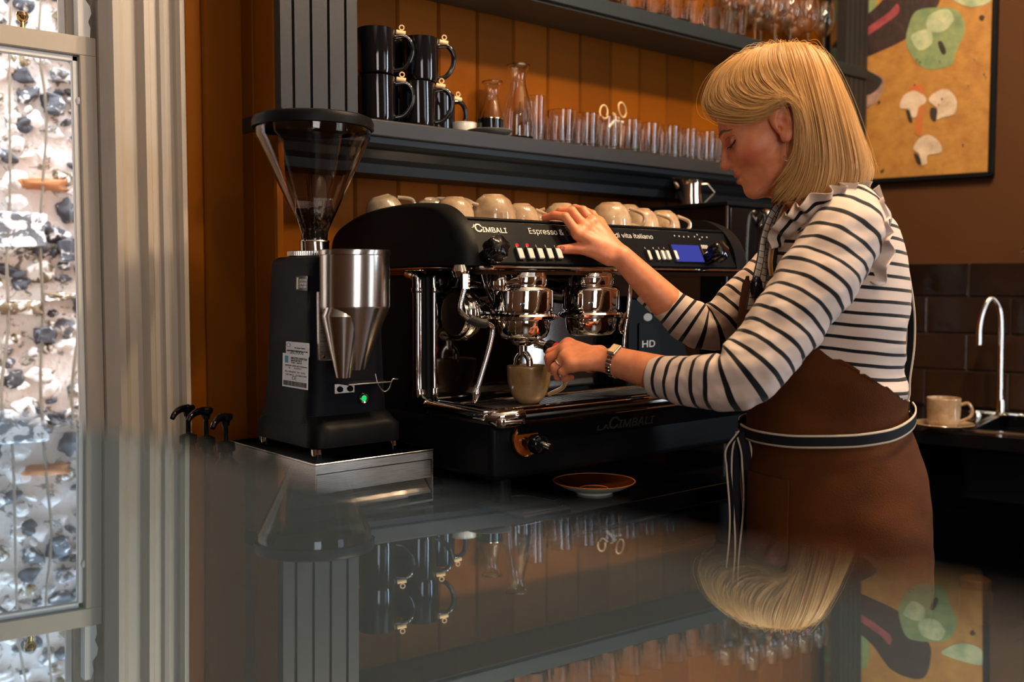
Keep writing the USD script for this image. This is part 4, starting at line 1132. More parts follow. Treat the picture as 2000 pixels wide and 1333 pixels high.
# ------------------------------------------------------------------ glasses on the upper shelf
GU = 'clear tumblers in rows on the upper shelf'
first = None
for ri, y in enumerate((1.832, 1.916)):
    x = 1.44 + ri * .03; k_ = 0
    while x < 2.42 - ri * .05:
        loc = (x + rs.uniform(-.006, .006), y + rs.uniform(-.006, .006), SZ2)
        lab = f'clear tumbler on the upper shelf, {ORD[k_]} from the left in the {("front", "back")[ri]} row'; k_ += 1
        if first is None:
            first = tumbler_proto('upper_shelf_tumbler', lab, GU, .036, .032, .088, loc)
        else:
            dup(first, loc, rs.uniform(0, 6), lab)
        x += .080 * rs.uniform(1.0, 1.2)
first = None
GW = 'stemmed wine glasses on the right part of the upper shelf'
for ri, (y, xa, xb_) in enumerate(((1.836, 2.50, 2.90), (1.916, 2.47, 2.90))):
    x = xa; k_ = 0
    while x < xb_:
        loc = (x + rs.uniform(-.006, .006), y, SZ2)
        lab = f'stemmed wine glass on the upper shelf, {ORD[k_]} from the left in the {("front", "back")[ri]} row'; k_ += 1
        if first is None:
            t = first = thing('wine_glass', lab, 'wine glass', loc, 0, GW)
            o = spline([(.004, .078), (.012, .082), (.028, .098), (.037, .122), (.037, .150), (.031, .185)], 26)
            obj('bowl', lathe([(0, .078)] + [tuple(p_) for p_ in o] + [(.0303, .1855)] + [(p_[0] - .0013, max(p_[1], .081)) for p_ in o[::-1][:-2]] + [(0, .081)], 32), 'clear_glass', t, local=True, smooth=50)
            obj('stem', lathe([(0, .0785), (.0042, .0785), (.0034, .06), (.0032, .02), (.005, .006), (0, .006)], 16), 'clear_glass', t, local=True)
            obj('foot', lathe([(0, .006), (.006, .0055), (.030, .002), (.033, .001), (.033, 0), (0, 0)], 32), 'clear_glass', t, local=True)
        else:
            dup(first, loc, 0, lab)
        x += .083 * rs.uniform(.98, 1.12)

# ------------------------------------------------------------------ painting on the right wall
s0, zb = onW2(1612, 366)
s1, _ = onW2(1943, 350)
FRO = .03
pt = thing('framed_painting', 'framed oil painting of vegetables on ochre ground hanging on the brown wall', 'painting', W2((s0 + s1) / 2, zb))
PH = .80
fr_ = .016
obj('frame', cat(box2(s0, s0 + fr_, 0, FRO, zb, zb + PH), box2(s1 - fr_, s1, 0, FRO, zb, zb + PH), box2(s0, s1, 0, FRO, zb, zb + fr_), box2(s0, s1, 0, FRO, zb + PH - fr_, zb + PH)), 'black_satin', pt, smooth=False)
for nm, c1, c2 in (('oil_ochre', lin(164, 120, 52), lin(140, 94, 36)), ('oil_green', lin(126, 142, 96), lin(92, 116, 84)), ('oil_pale', lin(178, 184, 152), lin(128, 148, 116)), ('oil_aubergine', lin(44, 18, 22), lin(24, 10, 14)), ('oil_pink', lin(150, 62, 72), lin(104, 34, 46)),
                   ('oil_white', lin(206, 190, 172), lin(166, 146, 126)), ('oil_dark', lin(34, 24, 20), lin(20, 14, 12)), ('oil_mauve', lin(160, 130, 120), lin(110, 82, 76)), ('oil_red', lin(176, 84, 40), lin(160, 100, 44)), ('oil_teal', lin(120, 150, 130), lin(88, 120, 108))):
    mat(nm, c1, .55, bump=.4, bscale=55, var=.3, vscale=22, color2=c2)
obj('canvas', box2(s0 + fr_, s1 - fr_, .002, .022, zb + fr_, zb + PH - fr_, .001), 'oil_ochre', pt, smooth=False)
LAY = [.0222]


def paint(name, pxs, m_, sm=True, top=None):
    """A brushed shape on the canvas, outline given by where it stands on the painting."""
    q = [onW2(*p_, .022) for p_ in pxs]
    q = np.array([(a, min(b, zb + PH - fr_ - .002)) for a, b in q])
    q[:, 0] = np.clip(q[:, 0], s0 + fr_ + .001, s1 - fr_ - .001)
    if sm:
        c = np.vstack([q[-2:], q, q[:2]]); q = spline(c, 14 * len(c))[14:-14]
    pg = Polygon(q).buffer(0)
    if pg.geom_type != 'Polygon':
        pg = max(pg.geoms, key=lambda g: g.area)
    LAY[0] += .00015
    m = trimesh.creation.extrude_polygon(pg, .0004, engine='earcut')
    return obj(name, on_right(m, 0, 0, LAY[0] * SGN2 - (0 if SGN2 > 0 else .0004)) if False else trimesh.Trimesh(np.array([W2(v[0], v[1], LAY[0] + v[2]) for v in m.vertices]), m.faces if SGN2 > 0 else m.faces[:, ::-1], process=False), m_, pt, smooth=False)


paint('painted_cabbage', [(1628, -30), (1700, -45), (1712, 0), (1700, 30), (1668, 45), (1655, 62), (1636, 45), (1630, 0)], 'oil_green')
paint('painted_highlight', [(1640, -20), (1682, -25), (1680, 10), (1662, 22), (1645, 5)], 'oil_pale')
paint('painted_aubergine', [(1640, 115), (1625, 92), (1660, 55), (1715, 10), (1760, -45), (1820, -60), (1836, -10), (1825, 20), (1790, 45), (1770, 75), (1720, 100), (1680, 115)], 'oil_aubergine')
paint('painted_aubergine_light', [(1664, 84), (1690, 58), (1735, 25), (1752, 8), (1756, 24), (1735, 42), (1700, 66)], 'oil_pink')
paint('painted_stalk', [(1612, 112), (1622, 95), (1648, 98), (1640, 122), (1618, 126)], 'oil_teal')
paint('painted_squash', [(1770, 85), (1775, 50), (1790, 22), (1830, 15), (1868, 20), (1885, 55), (1868, 100), (1855, 128), (1810, 135), (1785, 115)], 'oil_green')
paint('painted_highlight', [(1815, 30), (1850, 18), (1862, 40), (1840, 62), (1812, 58)], 'oil_pale')
paint('painted_highlight', [(1780, 70), (1815, 58), (1820, 85), (1795, 98)], 'oil_pale')
paint('painted_shadow', [(1832, 84), (1840, 82), (1848, 102), (1840, 106)], 'oil_dark')
paint('painted_squash', [(1860, -10), (1935, -30), (1935, 2), (1900, 14), (1872, 6)], 'oil_pale')
paint('painted_mushroom_rim', [(1622, 180), (1640, 150), (1672, 132), (1712, 145), (1727, 160), (1715, 195), (1680, 216), (1645, 205)], 'oil_mauve')
paint('painted_mushroom_gills', [(1628, 165), (1650, 145), (1680, 134), (1712, 147), (1723, 160), (1705, 182), (1670, 191), (1640, 184)], 'oil_dark')
paint('painted_mushroom_stem', [(1657, 138), (1680, 136), (1684, 160), (1678, 173), (1660, 172)], 'oil_mauve')
paint('painted_red_wash', [(1775, 178), (1795, 165), (1805, 178), (1800, 260), (1786, 255), (1790, 220)], 'oil_red')
for nm, pl_ in (('painted_mushroom', [(1758, 210), (1765, 188), (1785, 178), (1806, 188), (1808, 200), (1795, 210), (1790, 228), (1780, 228), (1776, 214)]),
                ('painted_mushroom', [(1814, 196), (1828, 180), (1850, 175), (1868, 195), (1864, 222), (1840, 230), (1830, 234), (1824, 226), (1830, 212)]),
                ('painted_mushroom', [(1784, 290), (1795, 272), (1815, 264), (1836, 280), (1838, 298), (1812, 304), (1810, 320), (1796, 322), (1796, 302)])):
    paint(nm, pl_, 'oil_white')
for pl_ in ([(1770, 216), (1778, 220), (1782, 238), (1776, 236)], [(1818, 212), (1830, 214), (1828, 236), (1818, 230)], [(1786, 300), (1796, 306), (1800, 322), (1792, 318)]):
    paint('painted_shadow', pl_, 'oil_dark')
rs = np.random.RandomState(31)
for i_ in range(16):
    a, b = rs.uniform(1640, 1930), rs.uniform(100, 345)
    r_ = rs.uniform(1.2, 3.2)
    paint('painted_fleck', [(a - r_, b), (a, b - r_), (a + r_, b), (a, b + r_ * 1.4)], 'oil_dark', False)
paint('painted_fleck', [(1913, 34), (1918, 30), (1924, 34), (1919, 39)], 'oil_dark')

# ------------------------------------------------------------------ sink counter along the right wall
D_ = .62
def c2(s, o, z):
    return W2(s, z, o)


sk_ = thing('sink_counter', 'dark counter with black sink along the tiled wall', 'counter', W2(.9, 0, .3))
S0_, S1_ = .30, 2.0
hole = sbox(.62, .14, 1.16, .52)
top = trimesh.creation.extrude_polygon(sbox(S0_, .002, S1_, D_).difference(hole), .035, engine='earcut')


def flat2(m, z):
    return trimesh.Trimesh(np.array([W2(v[0], z + v[2], v[1]) for v in m.vertices]), m.faces if SGN2 < 0 else m.faces[:, ::-1], process=False)


obj('worktop', flat2(top, CZ - .035), 'counter_black', sk_, smooth=False)
obj('cabinet_body', cat(box2(S0_ + .01, S1_ - .01, .012, .03, .0, CZ - .04), box2(S0_ + .01, S0_ + .03, .03, D_ - .05, .0, CZ - .04), box2(S1_ - .03, S1_ - .01, .03, D_ - .05, .0, CZ - .04)), 'black_satin', sk_, smooth=False)
obj('basin', cat(box2(.60, 1.18, .12, .54, CZ - .19, CZ - .18), box2(.60, .62, .12, .54, CZ - .19, CZ - .004), box2(1.16, 1.18, .12, .54, CZ - .19, CZ - .004), box2(.60, 1.18, .12, .14, CZ - .19, CZ - .004), box2(.60, 1.18, .52, .54, CZ - .19, CZ - .004)), 'black_satin', sk_, smooth=False)
obj('sink_rim', cat(box2(.60, 1.18, .515, .545, CZ - .002, CZ + .003), box2(.60, 1.18, .115, .142, CZ - .002, CZ + .003), box2(.60, .625, .12, .54, CZ - .002, CZ + .003), box2(1.155, 1.18, .12, .54, CZ - .002, CZ + .003)), 'steel', sk_, smooth=False)
fo = onZ(1953, 846, CZ); so = (fo - K) @ D2; oo = min(max((fo - K) @ N2, .06), .11)
dz = (fo - CAM) @ FWD


def FP(px, py):
    """A point above the tap's foot, in the plane facing the lens through it."""
    b = W2(so, CZ, oo); f_ = (b - CAM) @ FWD
    q_ = P(px, py, f_)
    return q_


fc = thing('mixer_tap', 'chrome gooseneck tap with cross handles behind the sink', 'tap', W2(so, CZ, oo))
arc_ = [FP(1953, 846) * [1, 1, 0] + [0, 0, CZ], FP(1953, 780), FP(1954, 700), FP(1955, 640), FP(1952, 605), FP(1940, 585), FP(1928, 590), FP(1919, 612), FP(1913, 640), FP(1912, 674)]
obj('spout', tube(spline(arc_, 70), [.010] * 8 + [.0085] * 62, 16), 'chrome', fc)
obj('foot', lathe([(0, 0), (.024, 0), (.024, .006), (.014, .012), (.012, .05), (0, .05)], 24, arc_[0]), 'chrome', fc)
hb0, hb1 = FP(1908, 806), FP(1994, 812)
obj('cross_bar', cyl(hb0, hb1, .006, 14), 'chrome', fc)
for e_, pe in enumerate((hb0, hb1)):
    obj('cross_handle', cat(lathe([(0, -.03), (.012, -.03), (.014, -.01), (.008, .006), (0, .01)], 18, pe), *[cyl(pe + D2 * .0 + v_ * .022, pe - v_ * .022, .0035, 8) for v_ in (D2, N2)]), 'chrome', fc)
q = onZ(1842, 832, CZ + .01); sq, oq = (q - K) @ D2, (q - K) @ N2
sp_ = W2(sq, CZ, oq)
sc2 = thing('sink_saucer', 'speckled cream saucer on the sink counter under the beige mug', 'saucer', sp_)
obj('plate', lathe([(0, .002), (.03, 0), (.036, 0), (.064, .010), (.080, .017), (.079, .0185), (.036, .005), (0, .0045)], 44), 'cup_glaze', sc2, local=True)
cupk = cup_shape('sink_mug', 'beige mottled mug standing on its saucer by the sink', 'cup_glaze', .045, .034, .082, at=sp_ + [0, 0, .0048], rotz=math.atan2(D2[1], D2[0]) + .15, belly=1.6)
# plant leaf at the picture's right edge, glass cloth and jar under the counter
q0 = W2(*onW2(1996, 500, .14), .14)
pl_ = thing('potted_plant', 'dark leafy plant on a small bracket shelf, one leaf reaching in from the right edge', 'plant', q0)
sl_, zl_ = onW2(1996, 500, .14)
for i_, (ds, dzv) in enumerate(((-.002, .012), (.05, .05), (.09, .02), (.07, -.02))):
    b_ = np.array([sl_ + .12, zl_ + .04]); e_ = np.array([sl_ + ds, zl_ + dzv])
    t_ = np.linspace(0, 1, 12); wv_ = .022 * np.sin(np.pi * np.clip(t_, .02, .99)) ** .8
    mid = b_[None] + (e_ - b_)[None] * t_[:, None]; mid[:, 1] += .02 * np.sin(np.pi * t_)
    dr = (e_ - b_) / np.linalg.norm(e_ - b_); nr_ = np.array([-dr[1], dr[0]])
    rings = []
    for m_, w0 in zip(mid, wv_):
        rings.append([W2(m_[0] + nr_[0] * w0 * u, m_[1] + nr_[1] * w0 * u, .14 + .006 * abs(u) + th) for u, th in ((-1, 0), (-.5, .001), (0, .0015), (.5, .001), (1, 0), (.5, -.001), (0, -.0005), (-.5, -.001))])
    obj('leaf', loft(np.array(rings)), 'leaf', pl_)
obj('pot', lathe([(0, 0), (.035, 0), (.048, .08), (.045, .08), (.04, .07), (0, .07)], 28, W2(sl_ + .14, zl_ - .07, .12)), 'grey_china', pl_)
obj('bracket_shelf', box2(sl_ + .06, sl_ + .30, .0, .2, zl_ - .09, zl_ - .07), 'shelf_paint', pl_, smooth=False)
q = onZ(1905, 1160, .42)
jr_ = thing('storage_jar', 'dull brown lidded jar standing on a crate in the dark below the sink', 'jar', (q[0], q[1], .34))
obj('jar_body', lathe([(0, 0), (.040, 0), (.044, .006), (.044, .085), (.036, .100), (0, .100)], 28), 'brown_wall', jr_, local=True)
obj('lid', lathe([(0, .125), (.036, .125), (.039, .121), (.039, .101), (0, .101)], 28), 'brown_wall', jr_, local=True)
jb = thing('crate', 'black crate on the floor carrying the brown jar', 'crate', (q[0], q[1], 0))
obj('crate_body', rbox(q[0] - .12, q[0] + .12, q[1] - .10, q[1] + .10, 0, .339, .008), 'black_satin', jb)
for a in np.linspace(.06, .28, 4):
    obj('slat', chamfer(q[0] - .125, q[0] + .125, q[1] - .106, q[1] - .098, a - .022, a + .022, .002), 'black_matte', jb, smooth=False)

# ------------------------------------------------------------------ the barista: implicit body, lofted clothes, hair strands
def smin(a, b, k):
    h = np.clip(.5 + .5 * (b - a) / k, 0, 1)
    return b + (a - b) * h - k * h * (1 - h)


def smax(a, b, k):
    return -smin(-a, -b, k)


def rcone(p, a, b, ra, rb):
    a, b = np.asarray(a, np.float32), np.asarray(b, np.float32)
    ab = b - a
    t = np.clip((p - a) @ ab / max(float(ab @ ab), 1e-9), 0, 1)
    return np.linalg.norm(p - a - t[..., None] * ab, axis=-1) - (ra + (rb - ra) * t)


def ell(p, c, r, rot=None):
    q = p - np.asarray(c, np.float32)
    if rot is not None:
        q = q @ np.asarray(rot, np.float32)
    r = np.asarray(r, np.float32)
    k0 = np.linalg.norm(q / r, axis=-1); k1 = np.linalg.norm(q / (r * r), axis=-1)
    return k0 * (k0 - 1) / np.maximum(k1, 1e-6)


def surface_nets(fn, lo, hi, h):
    """Closed mesh of fn < 0 on a grid of step h (fn maps (n, 3) to (n,))."""
    lo, hi = np.array(lo, float), np.array(hi, float)
    n = np.ceil((hi - lo) / h).astype(int) + 1
    ax = [(lo[k] + h * np.arange(n[k])).astype(np.float32) for k in range(3)]
    val = np.empty(n, np.float32)
    B = 10
    st = [np.arange(0, n[k], B) for k in range(3)]
    blocks = np.stack(np.meshgrid(*st, indexing='ij'), -1).reshape(-1, 3)
    dc = fn((lo + h * (blocks + B / 2 - .5)).astype(np.float32))
    for (i, j, k), d0 in zip(blocks, dc):
        s_ = (slice(i, min(i + B, n[0])), slice(j, min(j + B, n[1])), slice(k, min(k + B, n[2])))
        if abs(d0) > 1.35 * B * h:
            val[s_] = d0
        else:
            g = np.stack(np.meshgrid(ax[0][s_[0]], ax[1][s_[1]], ax[2][s_[2]], indexing='ij'), -1)
            val[s_] = fn(g.reshape(-1, 3)).reshape(g.shape[:3])
    val[0] = np.maximum(val[0], h); val[-1] = np.maximum(val[-1], h); val[:, 0] = np.maximum(val[:, 0], h); val[:, -1] = np.maximum(val[:, -1], h)
    val[:, :, 0] = np.maximum(val[:, :, 0], h); val[:, :, -1] = np.maximum(val[:, :, -1], h)
    c = n - 1
    acc = np.zeros((*c, 3), np.float32); cnt = np.zeros(c, np.float32)
    corners = [(i, j, k) for i in (0, 1) for j in (0, 1) for k in (0, 1)]
    sl = lambda o: tuple(slice(o[d], o[d] + c[d]) for d in range(3))
    for a in corners:
        for d in range(3):
            if a[d] == 0:
                b = list(a); b[d] = 1
                va, vb = val[sl(a)], val[sl(b)]
                m = (va < 0) != (vb < 0)
                t = np.where(m, va / np.where(m, va - vb, 1), 0)
                for e in range(3):
                    acc[..., e] += m * (a[e] + (t if e == d else 0))
                cnt += m
    act = cnt > 0
    idx = -np.ones(c, int); idx[act] = np.arange(act.sum())
    cell = np.argwhere(act)
    v = lo + h * (cell + acc[act] / cnt[act][:, None])
    faces = []
    for d in range(3):
        e1_, e2_ = (d + 1) % 3, (d + 2) % 3
        s0 = [slice(1, c[k]) for k in range(3)]; s0[d] = slice(0, c[d])
        s1 = list(s0); s1[d] = slice(1, c[d] + 1)
        va, vb = val[tuple(s0)], val[tuple(s1)]
        for sign in (0, 1):
            m = (va < 0) & (vb >= 0) if sign == 0 else (va >= 0) & (vb < 0)
            q = np.argwhere(m)
            if not len(q):
                continue
            off = np.ones(3, int); off[d] = 0
            q = q + off
            u1 = np.zeros(3, int); u1[e1_] = 1
            u2 = np.zeros(3, int); u2[e2_] = 1
            g = [idx[tuple((q - o).T)] for o in (u1 + u2, u2, 0 * u1, u1)]
            if sign:
                g = g[::-1]
            faces.append(np.stack(g, 1))
    f = np.vstack(faces)
    return trimesh.Trimesh(v, np.vstack([f[:, [0, 1, 2]], f[:, [0, 2, 3]]]), process=False)


def taubin(m, n=4):
    """Smooths without shrinking."""
    from scipy.sparse import coo_matrix
    e = m.edges_unique; v = np.asarray(m.vertices, float)
    i = np.concatenate([e[:, 0], e[:, 1]]); j = np.concatenate([e[:, 1], e[:, 0]])
    A = coo_matrix((np.ones(len(i)), (i, j)), shape=(len(v), len(v))).tocsr()
    deg = np.maximum(np.asarray(A.sum(1)).ravel(), 1)[:, None]
    for _ in range(n):
        for lam in (.5, -.53):
            v = v + lam * (A @ v / deg - v)
    return trimesh.Trimesh(v, m.faces, process=False)


def tomani(m):
    return m3.Manifold(m3.Mesh(np.asarray(m.vertices, np.float32), np.asarray(m.faces, np.uint32)))


PPM = FPX / 1.72
HO = P(1530, 290, 1.72)
HF = -RIGHT * .965 + FH * .261            # the way she faces
HS = -RIGHT * .261 - FH * .965            # towards her left side (and the lens)
HZ = Z3
c22, s22 = math.cos(math.radians(22)), math.sin(math.radians(22))


def head_w(q):
    """Upright-head coordinates (forward, left, up) to the world: the head is bent 22 degrees down."""
    q = np.asarray(q, float)
    x = q[..., 0] * c22 + q[..., 2] * s22
    z = -q[..., 0] * s22 + q[..., 2] * c22
    return HO + x[..., None] * HF + q[..., 1][..., None] * HS + z[..., None] * HZ


def head_l(px, py, y=0.0):
    """Profile pixel to upright-head coordinates."""
    x, z = (1530 - px) / PPM, (290 - py) / PPM
    return np.array([x * c22 - z * s22, y, x * s22 + z * c22])


NECK0 = head_l(1590, 345); NECK1 = head_l(1618, 425)


def head_sdf(p):
    ap = p.copy(); ap[:, 1] = np.abs(ap[:, 1])
    d = ell(p, (-.004, 0, .070), (.092, .073, .085))
    d = smin(d, ell(p, (.034, 0, .012), (.050, .057, .066)), .03)
    d = smin(d, rcone(ap, (-.016, .046, -.018), (.066, .010, -.044), .019, .0165), .022)
    d = smin(d, ell(p, (.0705, 0, -.046), (.0175, .019, .0165)), .010)
    d = smin(d, ell(p, (.056, 0, -.006), (.033, .033, .034)), .018)
    d = smin(d, rcone(ap, (.0745, .008, .063), (.062, .038, .064), .0135, .013), .012)
    d = smin(d, ell(ap, (.050, .042, .014), (.026, .021, .020)), .02)
    d = smax(d, -ell(ap, (.087, .031, .041), (.017, .018, .0105)), .012)          # eye sockets
    d = smin(d, ell(ap, (.0665, .031, .0405), (.0125, .0145, .0118)), .003)        # lidded eyes
    nose = rcone(p, (.0815, 0, .054), (.0985, 0, .0145), .0068, .0088)
    nose = smin(nose, ell(p, (.1005, 0, .0115), (.0088, .0085, .0080)), .006)
    nose = smin(nose, ell(ap, (.0885, .0105, .0085), (.0105, .0062, .0068)), .006)
    nose = smax(nose, -ell(ap, (.0935, .0058, .0015), (.0052, .0032, .0040)), .002)
    d = smin(d, nose, .007)
    lips = np.minimum(ell(p, (.0842, 0, -.0112), (.0106, .0215, .0056)), ell(p, (.0838, 0, -.0236), (.0108, .0185, .0064)))
    d = smin(d, lips, .004)
    d = smax(d, -rcone(ap, (.0945, 0, -.0172), (.0755, .024, -.0165), .0018, .0014), .002)
    # ears
    th = math.radians(-14); R = np.array([[math.cos(th), 0, -math.sin(th)], [0, 1, 0], [math.sin(th), 0, math.cos(th)]])
    ear = ell(ap, (-.013, .0735, .0325), (.0200, .0085, .0345), R)
    ear = smin(ear, ell(ap, (-.006, .0735, .006), (.0085, .0050, .0085)), .006)
    ear = smax(ear, -ell(ap, (-.0105, .0835, .0275), (.0105, .0085, .0165), R), .004)
    ear = smax(ear, -ell(ap, (-.0165, .0830, .0440), (.0090, .0060, .0090), R), .004)
    d = smin(d, ear, .004)
    d = smax(d, -ell(ap, (-.0035, .0790, .0235), (.0030, .0080, .0050)), .002)
    d = smin(d, rcone(p, NECK0 + [.012, 0, .03], NECK1, .050, .054), .03)
    d = smin(d, rcone(p, (.045, 0, -.055), NECK0 + [.03, 0, -.03], .012, .03), .02)
    return d


hm = surface_nets(head_sdf, (-.16, -.098, -.185), (.118, .098, .165), .0022)
hm = taubin(hm, 4)
head_v = head_w(np.asarray(hm.vertices))
head_mesh = trimesh.Trimesh(head_v, hm.faces, process=False)

# hands: each finger its own chain from the palm
def J(px, py, f):
    return P(px, py, f)


def hand_sdf(wrist, fore, knuckles, fingers, thumb, rs_, rf, palm_r, wr):
    def fn(p):
        d = rcone(p, fore[0], wrist, fore[1], wr)
        for k in knuckles:
            d = smin(d, rcone(p, wrist + (k - wrist) * .12, k, palm_r * 1.12, palm_r), .010)
        for a, b in zip(knuckles[:-1], knuckles[1:]):
            d = smin(d, rcone(p, a, b, palm_r * .95, palm_r * .95), .006)
        d = smin(d, rcone(p, thumb[0], thumb[1], .0145, .0118), .014)
        out = d
        for ch, r in zip(fingers + [thumb[1:]], rf + [(.0112, .0105, .0090)]):
            e = None
            for (a, b), (ra, rb) in zip(zip(ch[:-1], ch[1:]), zip(r[:-1], r[1:])):
                s = rcone(p, a, b, ra, rb)
                e = s if e is None else smin(e, s, .0025)
            out = np.minimum(out, smin(d, e, .007))
        return out
    return fn


# her left hand (nearer the lens), closed round the portafilter handle
Lw = J(1203, 707, 1.715)
Lk = [J(1110, 674, 1.795), J(1104, 685, 1.770), J(1106, 700, 1.748), J(1118, 713, 1.728)]
Lf = [[Lk[0], J(1075, 690, 1.802), J(1073, 707, 1.812), J(1087, 718, 1.815)],
      [Lk[1], J(1073, 700, 1.778), J(1076, 719, 1.786), J(1092, 729, 1.792)],
      [Lk[2], J(1084, 719, 1.752), J(1090, 735, 1.762), J(1106, 738, 1.770)],
      [Lk[3], J(1099, 727, 1.736), J(1103, 739, 1.750), J(1115, 738, 1.766)]]
Lt = [J(1172, 690, 1.775), J(1135, 688, 1.808), J(1110, 694, 1.822), J(1092, 702, 1.826)]
Lfore = (J(1330, 742, 1.635), .034)
RF = [(.0098, .0090, .0082, .0070), (.0100, .0092, .0083, .0070), (.0094, .0086, .0078, .0066), (.0084, .0076, .0069, .0060)]
LHF = hand_sdf(Lw, Lfore, Lk, Lf, Lt, None, RF, .0125, .0255)
# her right hand (farther), spread on the front panel of the machine
Rw = J(1215, 503, 1.938)
Rk = [J(1130, 458, 1.922), J(1143, 444, 1.938), J(1157, 435, 1.955), J(1170, 436, 1.972)]
Rf = [[Rk[0], J(1104, 424, 1.926), J(1083, 421, 1.938), J(1064, 426, 1.950)],
      [Rk[1], J(1117, 413, 1.944), J(1096, 413, 1.958), J(1079, 421, 1.972)],
      [Rk[2], J(1139, 411, 1.964), J(1123, 407, 1.982), J(1109, 411, 1.998)],
      [Rk[3], J(1157, 418, 1.986), J(1146, 413, 2.002), J(1136, 416, 2.016)]]
Rt = [J(1188, 505, 1.932), J(1152, 489, 1.930), J(1123, 486, 1.926), J(1093, 488, 1.920)]
Rfore = (J(1300, 590, 1.952), .034)
RHF = hand_sdf(Rw, Rfore, Rk, Rf, Rt, None, RF, .0120, .0225)


def hand_mesh(fn, pts, h=.0019):
    a = np.array(pts)
    m = surface_nets(fn, a.min(0) - .045, a.max(0) + .045, h)
    return taubin(m, 3)


lh = hand_mesh(LHF, [Lw, Lfore[0]] + Lk + sum(Lf, []) + Lt)
rh = hand_mesh(RHF, [Rw, Rfore[0]] + Rk + sum(Rf, []) + Rt)

# torso, limbs
TF_ = -RIGHT * .985 + FH * .17; TF_ /= np.linalg.norm(TF_)
TS = -RIGHT * .17 - FH * .985; TS /= np.linalg.norm(TS)
SH_L = [(1672, 420, 1.675, .058), (1648, 455, 1.635, .064), (1602, 537, 1.610, .063), (1552, 612, 1.592, .059), (1500, 682, 1.578, .056), (1458, 728, 1.574, .053), (1422, 746, 1.582, .048), (1380, 745, 1.602, .043), (1330, 741, 1.632, .0385), (1281, 735, 1.665, .0350)]
SH_R = [(1598, 430, 1.945, .055), (1575, 470, 1.955, .058), (1525, 525, 1.955, .056), (1475, 570, 1.955, .051), (1430, 612, 1.950, .047), (1398, 640, 1.948, .044), (1362, 638, 1.950, .041), (1312, 601, 1.957, .037), (1266, 562, 1.962, .0325)]


def arm_core(p, sh):
    d = None
    for a, b in zip(sh[:-1], sh[1:]):
        s = rcone(p, P(*a[:3]), P(*b[:3]), a[3] * .68, b[3] * .68)
        d = s if d is None else smin(d, s, .02)
    return d


HIP = P(1622, 960, 1.79)
FEET = [np.array([HIP[0], HIP[1], .05]) + TS * .09 + TF_ * .03, np.array([HIP[0], HIP[1], .05]) - TS * .09 - TF_ * .02]


def core_sdf(p):
    d = rcone(p, P(1618, 500, 1.78), P(1612, 760, 1.785), .105, .095)
    d = smin(d, rcone(p, P(1612, 780, 1.785), HIP, .10, .115), .06)
    d = smin(d, rcone(p, P(1630, 425, 1.70), P(1608, 430, 1.90), .045, .045), .06)
    for sh in (SH_L, SH_R):
        d = smin(d, arm_core(p, sh), .02)
    for s_, ft in ((1, FEET[0]), (-1, FEET[1])):
        hp = HIP + TS * .085 * s_ + np.array([0, 0, -.05])
        kn = (hp + ft) / 2 + TF_ * .03
        d = smin(d, rcone(p, hp, kn, .085, .055), .04)
        d = smin(d, rcone(p, kn, ft + np.array([0, 0, .04]), .053, .038), .02)
    d = smin(d, rcone(p, P(1600, 395, 1.765), P(1618, 440, 1.78), .052, .06), .03)
    return d


cv = np.array([P(*a[:3]) for a in SH_L + SH_R] + [HIP] + FEET)
core = surface_nets(core_sdf, cv.min(0) - .16, cv.max(0) + .16, .013)
body = m3.Manifold.batch_boolean([tomani(m) for m in (head_mesh, lh, rh, core)], m3.OpType.Add)
body = tri(body)
if len(body.faces) < 1000:
    body = cat(head_mesh, lh, rh, core)
bv = np.asarray(body.vertices)
# redness of lips, nose, cheeks, ears and fingertips
q = bv - HO
hx, hy, hz = q @ HF, q @ HS, q @ HZ
loc = np.stack([hx * c22 - hz * s22, np.abs(hy), hx * s22 + hz * c22], 1)


def spot(c, r):
    return np.exp(-(((loc - np.array(c)) / np.array(r)) ** 2).sum(1))


lipm = np.clip(np.maximum(spot((.092, 0, -.0118), (.012, .017, .0045)), spot((.092, 0, -.0235), (.012, .015, .0055))) * 1.8 - .25, 0, 1)
red = .7 * spot((.108, 0, .010), (.014, .013, .012)) + .75 * spot((.058, .055, .004), (.026, .026, .018)) + .4 * spot((-.012, .082, .03), (.02, .016, .03))
tips = [Rf[0][3], Rf[1][3], Rf[2][3], Rt[3], Rt[2], Lf[0][1], Lf[1][1], Rf[0][2], Lk[0], Lk[1]]
for t_ in tips:
    red = red + .75 * np.exp(-((bv - t_) ** 2).sum(1) / .013 ** 2)
MAT['skin'] = usdkit.material(stage, '/World/Looks/skin', {
    'a': ('attribute', dict(attribute='redness')), 'l': ('attribute', dict(attribute='lips')),
    'tc': ('texture_coordinate', {}), 'n': ('noise_texture', dict(scale=55., detail=4.)), 'n2': ('noise_texture', dict(scale=420., detail=3.)),
    'r': ('rgb_ramp', {'ramp': [(.35, lin(204, 124, 84)), (.65, lin(220, 140, 100))]}),
    'm1': ('mix', dict(mix_type='mix', color2=lin(190, 84, 62))), 'm2': ('mix', dict(mix_type='mix', color2=lin(158, 62, 54))),
    'b': ('bump', dict(strength=.12, distance=.001)),
    'p': ('principled_bsdf', dict(roughness=.46, specular_ior_level=.45))},
    [('tc.object', 'n.vector'), ('tc.object', 'n2.vector'), ('n.fac', 'r.fac'), ('r.color', 'm1.color1'), ('a.fac', 'm1.fac'), ('m1.color', 'm2.color1'), ('l.fac', 'm2.fac'), ('m2.color', 'p.base_color'), ('n2.fac', 'b.height'), ('b.normal', 'p.normal')], surface='p.BSDF')
person = thing('person', 'woman with blonde bob in striped top and brown apron, hands on the espresso machine', 'person', (HIP[0], HIP[1], 0))
